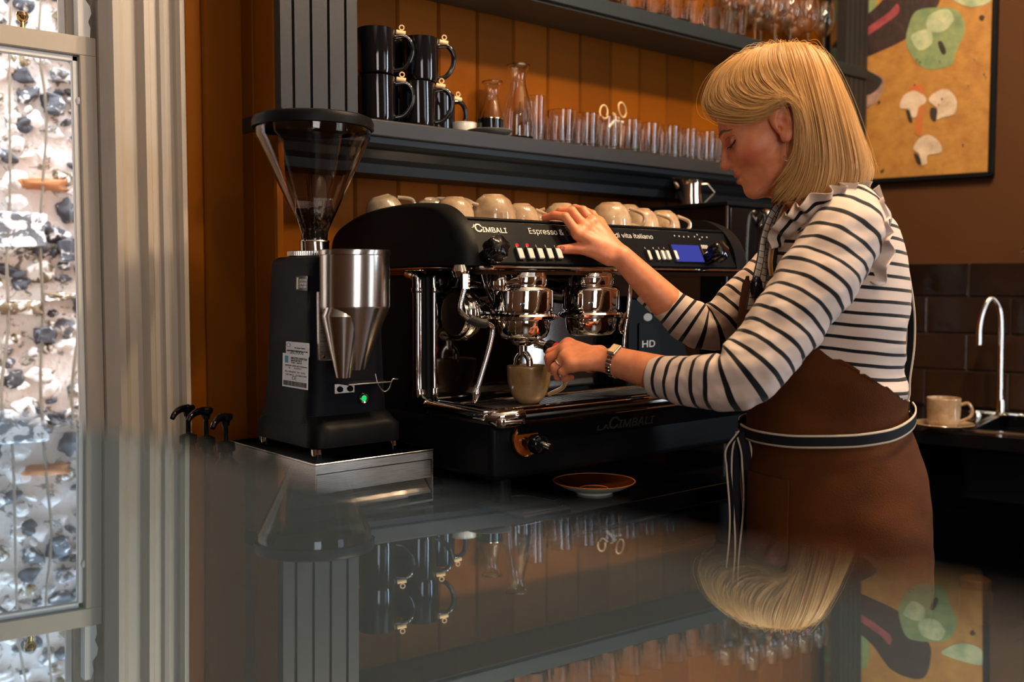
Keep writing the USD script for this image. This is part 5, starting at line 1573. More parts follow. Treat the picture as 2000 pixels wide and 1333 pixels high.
obj('body', body, 'skin', person, smooth=True, attr={'redness': np.clip(red, 0, .85), 'lips': lipm})

# face details
mat('brow_hair', lin(112, 78, 50), .6)
mat('lash', (.02, .012, .01), .4)
mat('eye_shadow', lin(120, 72, 56), .5)


def on_face(x, y, z, off=.0):
    """The point of the head's surface in front of (x, y, z), found along the face normal."""
    p = np.array([[x, y, z]], np.float32)
    for _ in range(12):
        d = head_sdf(p)[0]
        g = np.array([(head_sdf(p + np.eye(3, dtype=np.float32)[k] * .0006)[0] - d) / .0006 for k in range(3)])
        p = p - ((d - off) * g / max(g @ g, .2)).astype(np.float32)
    return p[0].astype(float)


for s_ in (1, -1):
    bp = [on_face(.090 - .0048 * t, s_ * (.010 + .0078 * t), .0605 + .0042 * math.sin(t * .72), .0008) for t in np.linspace(0, 5, 14)]
    obj('eyebrow', tube(head_w(np.array(bp)), np.concatenate([np.linspace(.0012, .0026, 5), np.linspace(.0026, .0008, 9)]), 8), 'brow_hair', person)
    lp = [on_face(.086 - .0040 * t, s_ * (.0175 + .0058 * t), .0395 - .0022 * math.sin(t / 5 * math.pi), .0006) for t in np.linspace(0, 5, 12)]
    lw = head_w(np.array(lp))
    lash = [tube(lw, np.concatenate([np.linspace(.0006, .0019, 6), np.linspace(.0019, .0010, 6)]), 6)]
    for i_ in range(12):
        b_ = lp[i_]; o_ = b_ + np.array([.0055, s_ * .0012 * (i_ - 4) / 4, -.0035])
        lash.append(tube(head_w(np.array([b_, (b_ + o_) / 2 + [.0005, 0, -.0008], o_])), [.0005, .0004, .0001], 5))
    obj('eyelashes', cat(*lash), 'lash', person)
    cp = [on_face(.086 - .0040 * t, s_ * (.0175 + .0058 * t), .0488 + .0022 * math.sin(t / 5 * math.pi), .0001) for t in np.linspace(0, 5, 12)]
    obj('eyelid_crease', tube(head_w(np.array(cp)), .0006, 6), 'eye_shadow', person)
# earring: bar with a small hoop at its end
e0 = head_w(np.array([-.005, .0790, .0005])); e1_ = e0 + np.array([0, 0, -.036]) - HF * .0015
er = obj('earring', tube([e0, e1_], .0008, 8), 'chrome', person)
ec = e1_ + np.array([0, 0, .008])
obj('hoop', tube([ec + (.0052 * math.cos(a)) * HF + (.0052 * math.sin(a)) * HZ + HS * .0004 for a in np.linspace(0, 2 * np.pi, 28)], .0006, 6), 'chrome', er)
sr = head_w(np.array([.0975, 0, .0005]))
obj('nose_ring', tube([sr + .0033 * math.cos(a) * HS + .0033 * math.sin(a) * HZ + HF * .0 for a in np.linspace(-np.pi * 1.05, .05 * np.pi, 16)], .0006, 6), 'chrome', person)


def finger_ring(a, b, r, name='finger_ring'):
    d = (b - a) / np.linalg.norm(b - a); u = np.cross(d, Z3); u /= np.linalg.norm(u); v = np.cross(d, u); c = a + (b - a) * .38
    return tube([c + r * (math.cos(t) * u + math.sin(t) * v) for t in np.linspace(0, 2 * np.pi, 32)], .0011, 8), c, v


rm, _, _ = finger_ring(Rf[2][0], Rf[2][1], .0098)
obj('finger_ring', rm, 'chrome', person, label='thin silver ring on the hand resting on the panel')
rm, rc, rv = finger_ring(Lf[2][1], Lf[2][0], .0100)
g_ = obj('finger_ring', rm, 'chrome', person, label='silver ring with stones on the hand at the handle')
st = J(1098, 732, 1.735)
for i_ in range(5):
    ic = trimesh.creation.icosphere(1, .0024 - .0002 * i_); ic.apply_translation(st + np.array([.004 * math.cos(i_ * 1.3), .003 * math.sin(i_ * 1.3), .0035 * math.sin(i_ * 2.1)])); obj('stone', ic, 'chrome', g_, smooth=False)
# nails of the thumb and the first finger on the panel
mat('nail', lin(176, 92, 78), .25)
nc = Rt[3] + (Rt[2] - Rt[3]) * .12
dn = (Rt[3] - Rt[2]) / np.linalg.norm(Rt[3] - Rt[2]); vn = (CAM - nc); vn = vn - dn * (vn @ dn); vn /= np.linalg.norm(vn); un = np.cross(dn, vn)
nm = trimesh.creation.icosphere(2)
obj('fingernail', basis(nm, dn * .0062, un * .0062, vn * .0022, nc + vn * .0078 + np.array([0, 0, .002])), 'nail', person)

# wrist watch: case, dial, and a band of metal links
wc = Lw + (Lfore[0] - Lw) * .02
wd = (Lfore[0] - Lw) / np.linalg.norm(Lfore[0] - Lw)
wu = Z3 - wd * (Z3 @ wd); wu /= np.linalg.norm(wu)
wv = np.cross(wd, wu)
wt = (CAM - wc); wt = wt - wd * (wt @ wd); wt /= np.linalg.norm(wt)
a0 = math.atan2(wt @ wv, wt @ wu) * .45
watch = obj('watch', tube([wc + .0262 * (math.cos(a) * wu + math.sin(a) * wv) for a in np.linspace(0, 2 * np.pi, 60)], .0012, 6), 'steel', person, label='steel wrist watch')
for a in np.linspace(0, 2 * np.pi, 26, endpoint=False):
    if abs((a - a0 + np.pi) % (2 * np.pi) - np.pi) > .33:
        o_ = math.cos(a) * wu + math.sin(a) * wv; tt = -math.sin(a) * wu + math.cos(a) * wv
        obj('link', basis(chamfer(-.0055, .0055, -.0024, .0024, -.0012, .0014, .0006), wd, tt, np.cross(wd, tt), wc + o_ * .0270), 'chrome_warm', watch, smooth=False)
o_ = math.cos(a0) * wu + math.sin(a0) * wv; tt = -math.sin(a0) * wu + math.cos(a0) * wv
nz = np.cross(wd, tt)
nz = nz if nz @ o_ > 0 else -nz
wcase = obj('case', basis(rbox(-.0085, .0085, -.0125, .0125, -.002, .003, .0018, 8), wd, tt, np.cross(wd, tt) * (1 if np.cross(wd, tt) @ o_ > 0 else 1), wc + o_ * .0285), 'steel_brushed', watch)
obj('dial', basis(bx(-.0062, .0062, -.0095, .0095, -.0002, .0003), wd, tt, np.cross(wd, tt), wc + o_ * .0285 + o_ * .0030), 'cream_tag', watch, smooth=False)

# ------------------------------------------------------------------ hair
mat('hair_base', lin(160, 112, 60), .5, var=.45, vscale=26, stretch=(1, 1, .25), color2=lin(96, 62, 30))
MAT['hair_strand'] = usdkit.material(stage, '/World/Looks/hair_strand', {
    'hi': ('hair_info', {}), 'wn': ('white_noise_texture', dict(dimensions='1D')), 'r': ('rgb_ramp', {'ramp': [(0, lin(112, 74, 38)), (.3, lin(190, 142, 82)), (.7, lin(230, 188, 124)), (1, lin(248, 222, 176))]}),
    'p': ('principled_bsdf', dict(roughness=.38, specular_ior_level=.55)), 'tl': ('translucent_bsdf', {}), 'm': ('mix_closure', dict(fac=.22))},
    [('hi.index', 'wn.w'), ('wn.value', 'r.fac'), ('r.color', 'p.base_color'), ('r.color', 'tl.color'), ('p.BSDF', 'm.closure1'), ('tl.BSDF', 'm.closure2')], surface='m.closure')
GUIDES = [
    [(1468, 112, .004), (1430, 124, .018), (1398, 152, .026), (1382, 188, .026), (1387, 216, .032), (1406, 230, .048), (1444, 240, .063), (1480, 241, .071), (1508, 230, .077)],
    [(1478, 105, .005), (1446, 118, .030), (1414, 148, .043), (1398, 184, .047), (1402, 212, .052), (1427, 227, .061), (1468, 235, .071), (1503, 230, .078), (1526, 216, .082)],
    [(1492, 99, .005), (1466, 112, .036), (1440, 142, .054), (1427, 175, .062), (1437, 200, .068), (1466, 219, .075), (1502, 222, .081), (1530, 212, .085), (1550, 212, .087)],
    [(1504, 95, .005), (1486, 107, .040), (1470, 136, .061), (1470, 170, .072), (1490, 196, .079), (1520, 206, .085), (1545, 214, .089), (1562, 245, .089), (1566, 280, .086)],
    [(1516, 92, .005), (1508, 105, .042), (1506, 136, .065), (1517, 168, .077), (1538, 198, .086), (1559, 236, .090), (1563, 290, .086), (1551, 345, .074), (1508, 396, .054)],
    [(1532, 90, .005), (1532, 104, .042), (1539, 136, .066), (1549, 176, .079), (1562, 220, .087), (1573, 270, .087), (1577, 320, .081), (1566, 366, .073), (1546, 403, .065)],
    [(1550, 91, .005), (1557, 106, .040), (1569, 140, .063), (1580, 185, .077), (1592, 235, .084), (1602, 285, .083), (1606, 332, .079), (1600, 372, .074), (1588, 396, .071)],
    [(1568, 95, .004), (1580, 112, .034), (1596, 150, .054), (1609, 195, .067), (1622, 245, .074), (1633, 293, .073), (1639, 334, .070), (1637, 362, .067), (1630, 380, .065)],
    [(1584, 103, .003), (1602, 126, .024), (1620, 165, .038), (1637, 210, .048), (1653, 258, .052), (1666, 300, .051), (1672, 332, .049), (1671, 352, .048), (1667, 366, .047)],
    [(1592, 110, .0), (1614, 139, .004), (1637, 184, .006), (1656, 230, .006), (1673, 275, .006), (1687, 312, .006), (1692, 330, .006), (1692, 342, .006), (1690, 352, .006)]]
G = np.array(GUIDES, float)                   # (guides, points, 3): profile pixel and sideways offset
NU, NV = 64, 40
Gv = np.array([spline(g, NV) for g in G])     # along each guide
Gu = np.stack([spline(Gv[:, j], NU) for j in range(NV)], 1)


def hair_w(q):
    q = np.asarray(q, float)
    return HO + ((1530 - q[..., 0]) / PPM)[..., None] * HF + q[..., 2][..., None] * HS + ((290 - q[..., 1]) / PPM)[..., None] * HZ


ctr = np.array([1560, 215, 0.0])


def inset(q, d):
    """Moves hair-sheet points d metres towards the head's middle."""
    v = q - np.array([1562, 225, 0.0]); w = v * [1 / PPM, 1 / PPM, 1]
    n = np.linalg.norm(w, axis=-1, keepdims=True)
    w2 = w * (1 - d / np.maximum(n, .03))
    return np.array([1562, 225, 0.0]) + w2 * [PPM, PPM, 1]


shells = []
for s_ in (1, -1):
    o_ = inset(Gu, .004); i_ = inset(Gu, .016)
    o_, i_ = o_.copy(), i_.copy()
    o_[..., 2] *= s_; i_[..., 2] *= s_
    grid = np.concatenate([o_, i_[:, ::-1]], 1)          # closed section around each guide
    r_ = hair_w(grid)
    if s_ < 0:
        r_ = r_[:, ::-1]
    shells.append(loft(r_))
hair = obj('hair', cat(*shells), 'hair_base', person, smooth=60, label='blonde bob tucked behind the ear')
rs = np.random.RandomState(77)


def strands(n, side, jit, lift, wid, name, seed):
    r = np.random.RandomState(seed)
    u = r.uniform(0, NU - 1.001, n)
    k = u.astype(int); t = (u - k)[:, None, None]
    base = Gu[k] * (1 - t) + Gu[k + 1] * t              # (n, NV, 3)
    tt = np.linspace(0, 1, NV)[None, :, None]
    cl = np.floor(u * 1.6).astype(int)                   # clumps share a wander
    rc_ = np.random.RandomState(seed + 1).normal(0, 1, (200, 3))
    off = rc_[cl % 200][:, None, :] * np.array([4.2, 3.2, .0026]) * (tt ** 1.2)
    own = r.normal(0, 1, (n, 1, 3)) * np.array([jit * 1200, jit * 900, jit]) * (.35 + .9 * tt ** 1.5)
    wave = np.sin(tt * r.uniform(2, 6, (n, 1, 1)) + r.uniform(0, 6, (n, 1, 1))) * np.array([1.3, 1.0, .0010]) * tt
    q = base + off + own + wave
    d = r.uniform(-lift, .012, (n, 1, 1)) * np.minimum(1, tt * 6 + .25)
    q = inset(q, d)
    q[..., 2] *= side
    # cut the lower ends unevenly
    keep = r.uniform(.92, 1.0, n)
    pts, cnt, ws = [], [], []
    w = hair_w(q)
    for j in range(n):
        m = max(8, int(NV * keep[j]))
        pp = w[j, :m:1]
        pts.append(pp); cnt.append(m); ws.append(wid * np.concatenate([np.full(m - 6, 1.0), np.linspace(1, .35, 6)]))
    cu = UsdGeom.BasisCurves.Define(stage, str(hair.GetPath()) + '/' + numbered(str(hair.GetPath()), name))
    cu.CreateTypeAttr('linear'); cu.CreateWrapAttr('nonperiodic')
    org = ORIGIN[str(hair.GetPath())]
    cu.CreatePointsAttr(Vt.Vec3fArray.FromNumpy((np.vstack(pts) - org).astype(np.float32)))
    cu.CreateCurveVertexCountsAttr(Vt.IntArray.FromNumpy(np.array(cnt, np.int32)))
    cu.CreateWidthsAttr(Vt.FloatArray.FromNumpy(np.concatenate(ws).astype(np.float32)))
    cu.SetWidthsInterpolation('vertex')
    UsdShade.MaterialBindingAPI.Apply(cu.GetPrim()).Bind(MAT['hair_strand'])
    setdata(cu.GetPrim(), kind='stuff')


strands(5200, 1, .0026, .004, .00075, 'strands', 5)
strands(1700, -1, .0026, .004, .00085, 'strands', 6)
strands(260, 1, .007, .012, .0004, 'loose_strands', 8)
strands(120, -1, .007, .012, .0004, 'loose_strands', 9)

# ------------------------------------------------------------------ clothes
def striped(name, cloth, stripe, duty, rough=.8):
    MAT[name] = usdkit.material(stage, '/World/Looks/' + name, {
        'a': ('attribute', dict(attribute='stripe')), 'f': ('math', dict(math_type='fraction')), 'l': ('math', dict(math_type='less_than', value2=duty)),
        'm': ('mix', dict(mix_type='mix', color1=cloth, color2=stripe)), 'tc': ('texture_coordinate', {}), 'n': ('noise_texture', dict(scale=900., detail=2.)),
        'b': ('bump', dict(strength=.25, distance=.001)), 'p': ('principled_bsdf', dict(roughness=rough, specular_ior_level=.2, sheen_weight=.1))},
        [('a.fac', 'f.value1'), ('f.value', 'l.value1'), ('l.value', 'm.fac'), ('m.color', 'p.base_color'), ('tc.object', 'n.vector'), ('n.fac', 'b.height'), ('b.normal', 'p.normal')], surface='p.BSDF')


striped('striped_jersey', lin(196, 176, 164), lin(10, 10, 16), .27)
mat('jersey', lin(208, 190, 180), .8, bump=.2, bscale=700)


def section(c, a, b, n=96, ff=TF_, ss=TS, up=None, p=2.4):
    t = np.arange(n) * 2 * np.pi / n
    ca, sa = np.cos(t), np.sin(t)
    e = 2 / p
    return c + (np.sign(ca) * np.abs(ca) ** e * a)[:, None] * ff + (np.sign(sa) * np.abs(sa) ** e * b)[:, None] * ss


def torso_rings(spec, n=96, m=80):
    s = spline(np.array(spec, float), m)
    return np.array([section(P(x, y, f), a, b, n) for x, y, f, a, b in s])


TOR = [(1612, 392, 1.772, .056, .060), (1618, 408, 1.775, .074, .105), (1621, 424, 1.778, .092, .142), (1622, 448, 1.78, .108, .160), (1622, 500, 1.78, .122, .166), (1621, 560, 1.78, .130, .168), (1618, 620, 1.78, .131, .166), (1613, 700, 1.782, .128, .158), (1610, 750, 1.784, .126, .155), (1610, 800, 1.786, .126, .155), (1612, 850, 1.787, .132, .165)]
tr_ = torso_rings(TOR)
nr, nc_ = tr_.shape[:2]
ii = np.arange(nr)[:, None] / nr
cc_ = tr_.mean(1, keepdims=True)
rad = (tr_ - cc_); rl = np.linalg.norm(rad, axis=2, keepdims=True); rn = rad / rl
fold = (meshkit.fbm(np.stack([tr_[..., 0] * 9, tr_[..., 1] * 9, tr_[..., 2] * 26], -1), 3, 4) - .5) * .026 * np.clip((ii - .35) * 2.2, 0.1, 1)[..., None][:, :, 0]
puff = .010 * np.exp(-((ii - .80) / .05) ** 2) - .020 * np.clip((ii - .86) / .05, 0, 1)
tr2 = tr_ + rn * (fold[..., None] + puff[..., None])
hgt = tr2[..., 2] + .05 * ((tr2 - cc_) @ TF_) * 0
arc = np.concatenate([[0], np.cumsum(np.linalg.norm(np.diff(cc_[:, 0], axis=0), axis=1))])
slope = ((tr2 - cc_) @ TF_)
sv = (arc[:, None] + .10 * slope + .006 * (meshkit.fbm(tr2 * 11, 2, 9) - .5)) / .0213
sm = loft(tr2, caps=False)
shirt = obj('shirt', sm, 'striped_jersey', person, smooth=True, attr={'stripe': sv.ravel()}, label='white top with thin black stripes')


def sleeve(spec, seed, period, name='sleeve'):
    s = spline(np.array(spec, float), 110)
    pts = np.array([P(x, y, f) for x, y, f, _ in s]); r = s[:, 3]
    t, n, b = frames(pts)
    m = 72
    a = np.arange(m) * 2 * np.pi / m
    rings = pts[:, None] + r[:, None, None] * (np.cos(a)[None, :, None] * n[:, None] + np.sin(a)[None, :, None] * b[:, None])
    arc = np.concatenate([[0], np.cumsum(np.linalg.norm(np.diff(pts, axis=0), axis=1))])
    # creases gather on the inner side of the elbow
    k = np.linalg.norm(np.gradient(t, axis=0), axis=1); kk = np.convolve(k, np.ones(9) / 9, 'same')
    bend = np.gradient(t, axis=0); bend /= np.linalg.norm(bend, axis=1, keepdims=True) + 1e-9
    nrm = (rings - pts[:, None]) / r[:, None, None]
    inner = np.clip((nrm * bend[:, None]).sum(2), 0, 1)
    creases = np.sin(arc[:, None] / .0135 + 1.2 * np.sin(a * 2 + seed)[None, :]) * .0075 * inner * np.clip(kk / kk.max(), 0, 1)[:, None]
    wr = (meshkit.fbm(rings * 17 + seed, 3, seed) - .5) * .018 + (meshkit.fbm(rings * 42 + seed, 2, seed + 3) - .5) * .007
    wr *= np.clip((len(pts) - 1 - np.arange(len(pts))) / 14, .15, 1)[:, None]
    rings = rings + nrm * (creases + wr)[..., None]
    # turn the cuff in
    cuff = pts[-1] + (rings[-1] - pts[-1]) * .88
    rings = np.concatenate([rings, (pts[-1] + (rings[-1] - pts[-1]) * .97 + t[-1] * .002)[None], cuff[None], (cuff - t[-1] * .02)[None]])
    ar = np.concatenate([arc, [arc[-1] + .002, arc[-1] + .003, arc[-1] + .004]])
    L = arc[-1]
    sv_ = np.repeat(((ar - L) / period + 100.85)[:, None], m, 1) + .10 * (meshkit.fbm(rings * 14 + seed, 2, seed) - .5)
    lm = loft(rings, caps=False)
    return obj(name, lm, 'striped_jersey', shirt, smooth=True, attr={'stripe': sv_.ravel()})


sleeve(SH_L, 3, .0240)
sleeve(SH_R, 7, .0235)


def ribbon(name, pts, wid, side, mat_, parent, thick=.0012, n=80, ripple=0., freq=20, seed=0, stripes=False, label=None):
    """A strip along pts, wid wide across the direction side (an array or one vector)."""
    p = spline(np.array(pts, float), n)
    t = np.gradient(p, axis=0); t /= np.linalg.norm(t, axis=1, keepdims=True) + 1e-9
    s_ = np.broadcast_to(np.asarray(side, float), p.shape).copy()
    s_ = s_ - t * (s_ * t).sum(1, keepdims=True); s_ /= np.linalg.norm(s_, axis=1, keepdims=True) + 1e-9
    nn = np.cross(t, s_)
    m = 9
    w_ = np.linspace(-.5, .5, m)
    arc = np.concatenate([[0], np.cumsum(np.linalg.norm(np.diff(p, axis=0), axis=1))])
    wv_ = np.broadcast_to(np.asarray(wid, float), (n,))
    top = p[:, None] + (w_[None, :, None] * wv_[:, None, None]) * s_[:, None]
    if ripple:
        rp = np.sin(arc * freq + seed + .9 * np.sin(arc * freq * .37))[:, None] * ripple * (w_ + .5)[None, :] ** 1.3
        top = top + nn[:, None] * rp[..., None]
    ring = np.concatenate([top + nn[:, None] * thick / 2, (top - nn[:, None] * thick / 2)[:, ::-1]], 1)
    wv2 = np.concatenate([w_, w_[::-1]]) + .5
    lm = loft(ring)
    at = {'across': np.concatenate([np.tile(wv2, n), [.5, .5]]), 'along': np.concatenate([np.repeat(arc, 2 * m), [0, arc[-1]]]), 'stripe': np.concatenate([np.tile(wv2 * wv_.mean() / .0215 + .35, n), [.5, .5]])}
    return obj(name, lm, mat_, parent, smooth=True, attr=at, label=label)


MAT['webbing'] = usdkit.material(stage, '/World/Looks/webbing', {
    'a': ('attribute', dict(attribute='across')), 'r': ('rgb_ramp', {'ramp': [(0, lin(196, 180, 160)), (.13, lin(196, 180, 160)), (.16, lin(16, 16, 22)), (.84, lin(16, 16, 22)), (.87, lin(196, 180, 160)), (1, lin(196, 180, 160))]}),
    'tc': ('texture_coordinate', {}), 'n': ('noise_texture', dict(scale=1200.)), 'b': ('bump', dict(strength=.4, distance=.001)), 'p': ('principled_bsdf', dict(roughness=.75, specular_ior_level=.2))},
    [('a.fac', 'r.fac'), ('r.color', 'p.base_color'), ('tc.object', 'n.vector'), ('n.fac', 'b.height'), ('b.normal', 'p.normal')], surface='p.BSDF')
MAT['scarf_grid'] = usdkit.material(stage, '/World/Looks/scarf_grid', {
    'a': ('attribute', dict(attribute='across')), 'l': ('attribute', dict(attribute='along')), 'lm': ('math', dict(math_type='multiply', value2=95.)), 'am': ('math', dict(math_type='multiply', value2=3.0)), 'cx': ('combine_xyz', {}),
    'b': ('brick_texture', dict(color1=lin(186, 176, 164), color2=lin(168, 158, 146), mortar=lin(20, 18, 18), scale=1.0, mortar_size=.06, brick_width=1.1, row_height=.95, bias=0.)), 'p': ('principled_bsdf', dict(roughness=.5))},
    [('a.fac', 'am.value1'), ('l.fac', 'lm.value1'), ('lm.value', 'cx.x'), ('am.value', 'cx.y'), ('cx.vector', 'b.vector'), ('b.color', 'p.base_color')], surface='p.BSDF')
MAT['scarf_bands'] = usdkit.material(stage, '/World/Looks/scarf_bands', {
    'a': ('attribute', dict(attribute='across')), 'r': ('rgb_ramp', {'interpolate': False, 'ramp': [(0, lin(200, 186, 168)), (.08, lin(168, 108, 36)), (.42, lin(200, 186, 168)), (.50, lin(16, 16, 20)), (1, lin(16, 16, 20))]}), 'p': ('principled_bsdf', dict(roughness=.5))},
    [('a.fac', 'r.fac'), ('r.color', 'p.base_color')], surface='p.BSDF')

# ruffles along the shoulder yoke and the neckline
SN = TS * .6 + Z3 * .5
ribbon('ruffle', [P(1698, 374, 1.668), P(1668, 375, 1.638), P(1632, 385, 1.615), P(1596, 400, 1.612), P(1564, 418, 1.63), P(1540, 438, 1.65), P(1524, 458, 1.672), P(1520, 482, 1.685)], .034, Z3 * .8 + TS * .5 + TF_ * .25, 'striped_jersey', shirt, ripple=.013, freq=210, thick=.0022, n=180)
ribbon('ruffle', [P(1702, 374, 1.648), P(1712, 408, 1.618), P(1721, 446, 1.603), P(1725, 486, 1.602), P(1720, 522, 1.606), P(1704, 552, 1.612)], .030, RIGHT * .8 + TS * .6, 'jersey', shirt, ripple=.012, freq=190, thick=.002, n=160)
ribbon('collar', [P(1560, 415, 1.70), P(1590, 392, 1.70), P(1630, 378, 1.705), P(1672, 368, 1.74), P(1690, 366, 1.80), P(1680, 376, 1.86), P(1640, 392, 1.88), P(1590, 410, 1.86)], .022, Z3 + TF_ * .1, 'striped_jersey', shirt, ripple=.006, freq=200, thick=.002, n=140)
# scarf at the throat, worn over the top
sf = ribbon('scarf', [P(1556, 392, 1.735), P(1535, 402, 1.725), P(1517, 425, 1.715), P(1503, 465, 1.71), P(1497, 510, 1.705), P(1490, 545, 1.70), P(1482, 580, 1.70), P(1478, 605, 1.705)], np.linspace(.030, .044, 80), RIGHT * .9 + FH * .35, 'scarf_grid', person, thick=.003, label='scarf with a pale grid pattern and ochre band')
ribbon('scarf_end', [P(1558, 395, 1.722), P(1538, 410, 1.708), P(1524, 440, 1.70), P(1514, 475, 1.695), P(1508, 510, 1.69), P(1510, 540, 1.69)], np.linspace(.022, .014, 80), RIGHT * .9 + FH * .3, 'scarf_bands', sf, thick=.003)
bt = lathe([(0, .005), (.012, .004), (.0155, .001), (.0155, -.001), (0, -.001)], 28)
b0 = P(1477, 562, 1.69)
obj('black_buckle', basis(bt, RIGHT * .7, Z3 * 1.25, np.cross(RIGHT, Z3), b0), 'black_gloss', sf)

# apron
mat('apron_cloth', lin(84, 43, 11), .85, bump=.35, bscale=500, var=.25, vscale=7, color2=lin(64, 32, 8), spec=.15)
mat('trousers', lin(22, 22, 26), .8)
mat('shoe', lin(18, 17, 17), .5)
APR = [(1612, 530, 1.78, .140, .178), (1614, 620, 1.78, .150, .188), (1611, 700, 1.782, .149, .183), (1610, 750, 1.784, .143, .176), (1610, 800, 1.786, .137, .168), (1613, 850, 1.787, .143, .174), (1620, 920, 1.79, .156, .186), (1625, 990, 1.79, .162, .193), (1628, 1060, 1.79, .163, .195), (1626, 1140, 1.79, .161, .194), (1620, 1220, 1.79, .157, .190), (1616, 1262, 1.79, .154, .187)]
ar = torso_rings(APR, 120, 110)
t = np.arange(120) * 2 * np.pi / 120
cc_ = ar.mean(1, keepdims=True); rad = ar - cc_; rn = rad / np.linalg.norm(rad, axis=2, keepdims=True)
w_ = (meshkit.fbm(np.stack([ar[..., 0] * 6, ar[..., 1] * 6, ar[..., 2] * 9], -1), 3, 14) - .5) * .022
w_ += .004 * np.sin(ar[..., 2] * 30 + 3 * np.cos(t)[None, :]) * np.clip((1.0 - ar[..., 2]) * 3, 0, 1)
ar2 = ar + rn * np.maximum(w_, -.004)[..., None]
am = loft(ar2, caps=False)
vv = np.asarray(am.vertices)
# the bib's edge falls from the chest in front to the waist at the back
ang = np.abs((np.tile(t, 110) + np.pi) % (2 * np.pi) - np.pi)
topz = np.interp(ang, [0, .55, .9, 1.35, 1.75, 2.4, 2.9, 3.15], [P(1612, 545, 1.78)[2], P(1612, 560, 1.78)[2], P(1612, 610, 1.78)[2], P(1612, 668, 1.78)[2], P(1612, 716, 1.78)[2], P(1612, 764, 1.78)[2], P(1612, 778, 1.78)[2], P(1612, 780, 1.78)[2]])
fk_ = np.asarray(am.faces)
over = vv[:, 2] > topz
cut = over[fk_].all(1)
vv2 = vv.copy(); vv2[over, 2] = topz[over]
a_in = vv - np.repeat(rn.reshape(-1, 3), 1, 0) * .003
keepf = fk_[~cut]
dbl = trimesh.Trimesh(np.vstack([vv2, a_in]), np.vstack([keepf, keepf[:, ::-1] + len(vv)]), process=False)
apron = obj('apron', dbl, 'apron_cloth', person, smooth=True, label='brown canvas apron tied at the waist')


def around(py, a0_, a1_, n, grow=.004, dy=None):
    """Points round the apron at picture height py, from angle a0_ to a1_ (0 = front, pi/2 = her left)."""
    s = spline(np.array(APR, float), 400)
    out = []
    for i_, a in enumerate(np.linspace(a0_, a1_, n)):
        y_ = py if dy is None else np.interp(i_ / (n - 1), np.linspace(0, 1, len(dy)), dy)
        k_ = np.argmin(np.abs(s[:, 1] - y_)); x, _, f, A, B = s[k_]
        e = 2 / 2.4
        out.append(P(x, y_, f) + np.sign(math.cos(a)) * abs(math.cos(a)) ** e * (A + grow) * TF_ + np.sign(math.sin(a)) * abs(math.sin(a)) ** e * (B + grow) * TS)
    return out


bl = ribbon('waist_tie', around(800, 3.1, .12, 24, .010, dy=[792, 806, 822, 832, 837, 838, 838]), .022, Z3, 'webbing', apron, thick=.0025, n=120)
ribbon('waist_tie', around(800, -3.1, -.12, 24, .010, dy=[792, 806, 822, 832, 837, 838, 838]), .022, Z3, 'webbing', apron, thick=.0025, n=120)
k0 = np.array(around(838, .30, .32, 2, .014)[0])
dwn = [np.array([0, 0, -.03 * i_]) for i_ in range(11)]
for j_, (dx, ln, tw) in enumerate(((.000, 10, .0), (.012, 9, .5), (-.014, 10, -.4))):
    pts = [k0 + TF_ * (.006 + dx + .004 * math.sin(i_ * .7 + j_)) + TS * (.004 + .004 * j_) + d_ for i_, d_ in enumerate(dwn[:ln])]
    pts[0] = k0 + TF_ * .002 + TS * .004
    ribbon('hanging_tie', pts, .021, RIGHT + FH * (.2 + tw), 'webbing', apron, thick=.002, n=70)
obj('knot', rbox(-.014, .014, -.008, .008, -.013, .013, .006), 'ink', apron) if False else None
# neck straps down the back
BK = [P(1700, 392, 1.70), P(1730, 428, 1.72), P(1757, 490, 1.745), P(1772, 560, 1.76), P(1779, 620, 1.77), P(1778, 680, 1.775), P(1770, 740, 1.78), P(1768, 775, 1.785), P(1755, 800, 1.785)]
ribbon('neck_strap', BK, .018, FH * .8 - RIGHT * .5, 'webbing', apron, thick=.0025, n=90)
BK2 = [p_ + RIGHT * .004 + FH * .03 for p_ in BK[2:]]
ribbon('neck_strap', BK2, .016, FH * .6 + RIGHT * .6, 'webbing', apron, thick=.0025, n=90)
q = P(1760, 812, 1.78)
obj('eyelet', basis(lathe([(.005, .001), (.0085, .002), (.009, 0), (.005, 0)], 20), FH, Z3, RIGHT, q), 'chrome', apron)
for i_ in range(3):
    obj('rivet', basis(lathe([(0, .002), (.004, .0015), (.0045, 0), (0, 0)], 14), FH * .8 - RIGHT * .2, Z3, RIGHT, P(1777 + 5 * i_, 845 + 16 * i_, 1.78)), 'chrome', apron)
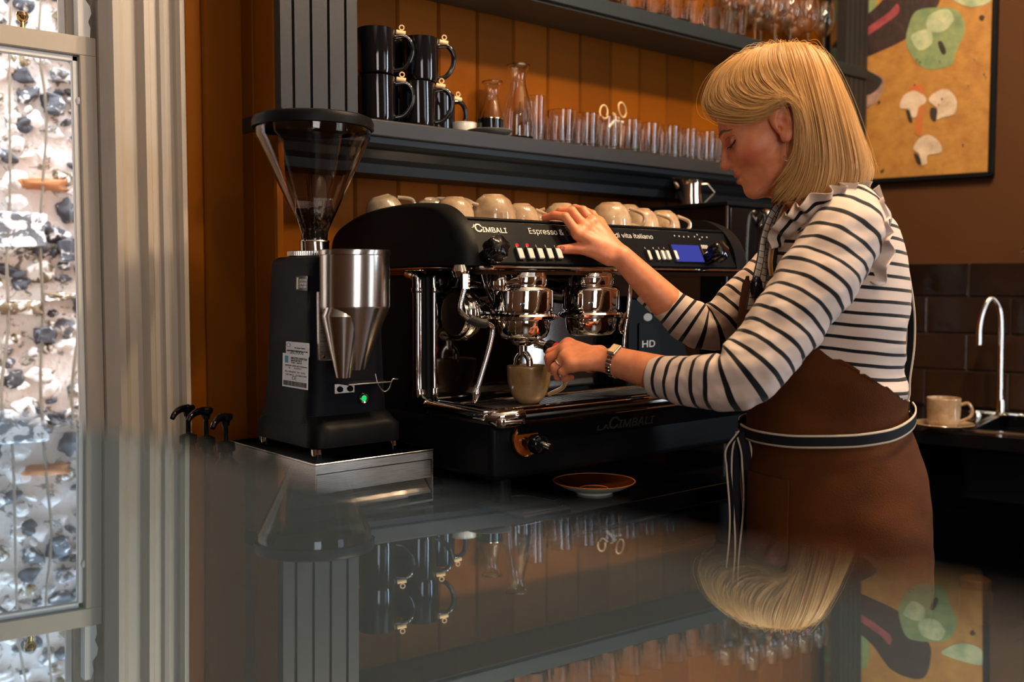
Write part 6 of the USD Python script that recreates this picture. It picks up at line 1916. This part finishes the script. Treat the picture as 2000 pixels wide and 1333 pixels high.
# pocket with turned-back corner
pk = around(900, .62, 1.12, 14, .004)
ribbon('pocket', [(a_ + b_) / 2 for a_, b_ in zip(around(985, .45, 1.05, 14, .006), around(985, .45, 1.05, 14, .006))], .15, Z3, 'apron_cloth', apron, thick=.003, n=60)
# trousers and shoes below the hem
for s_, ft in ((1, FEET[0]), (-1, FEET[1])):
    hp = HIP + TS * .085 * s_ + np.array([0, 0, -.03]); kn = (hp + ft) / 2 + TF_ * .03
    obj('trouser_leg', tube(spline([hp, kn + [0, 0, .06], kn, ft + np.array([0, 0, .05])], 24), np.interp(np.linspace(0, 1, 24), [0, .5, 1], [.098, .072, .062]), 28), 'trousers', person)
    sh = m3.Manifold.batch_hull([m3.Manifold.sphere(r_, 16).translate(list(p_)) for p_, r_ in ((np.array([ft[0], ft[1], .045]) - TF_ * .03, .042), (np.array([ft[0], ft[1], .034]) + TF_ * .14, .034), (np.array([ft[0], ft[1], .032]) + TF_ * .19, .028), (np.array([ft[0], ft[1], .07]), .040))])
    sh = sh.trim_by_plane([0, 0, 1.], .0)
    obj('shoe', sh, 'shoe', person)

# ------------------------------------------------------------------ the polished table edge right under the lens
hm_ = .040
tz = math.atan2(666.5 - 610, FPX)
PF = FWD * math.cos(tz) + UPC * math.sin(tz)
PN = np.cross(RIGHT, PF)
po = CAM - PN * hm_
e1 = (RIGHT - PF) / math.sqrt(2); e2 = (-RIGHT - PF) / math.sqrt(2)
corner = po + RIGHT * 0.0 + PF * .20
tb = thing('mirror_table', 'polished dark mirror-like table top very near the lens, blurred, reflecting the bar', 'table', tuple(po * [1, 1, 0]))
top = rbox(0, .26, -.37, .37, -.012, 0, .003, 8)
obj('tabletop', basis(top, e2, e1, np.cross(e2, e1), corner), 'mirror_top', tb, smooth=30)
pc = corner + e2 * .15
obj('pedestal', cat(lathe([(0, 0), (.24, 0), (.24, .012), (.05, .03), (.03, .06), (.03, pc[2] - .03), (.0, pc[2] - .03)], 32, (pc[0], pc[1], 0)), bx(pc[0] - .05, pc[0] + .05, pc[1] - .05, pc[1] + .05, pc[2] - .05, pc[2] - .02)), 'black_satin', tb)
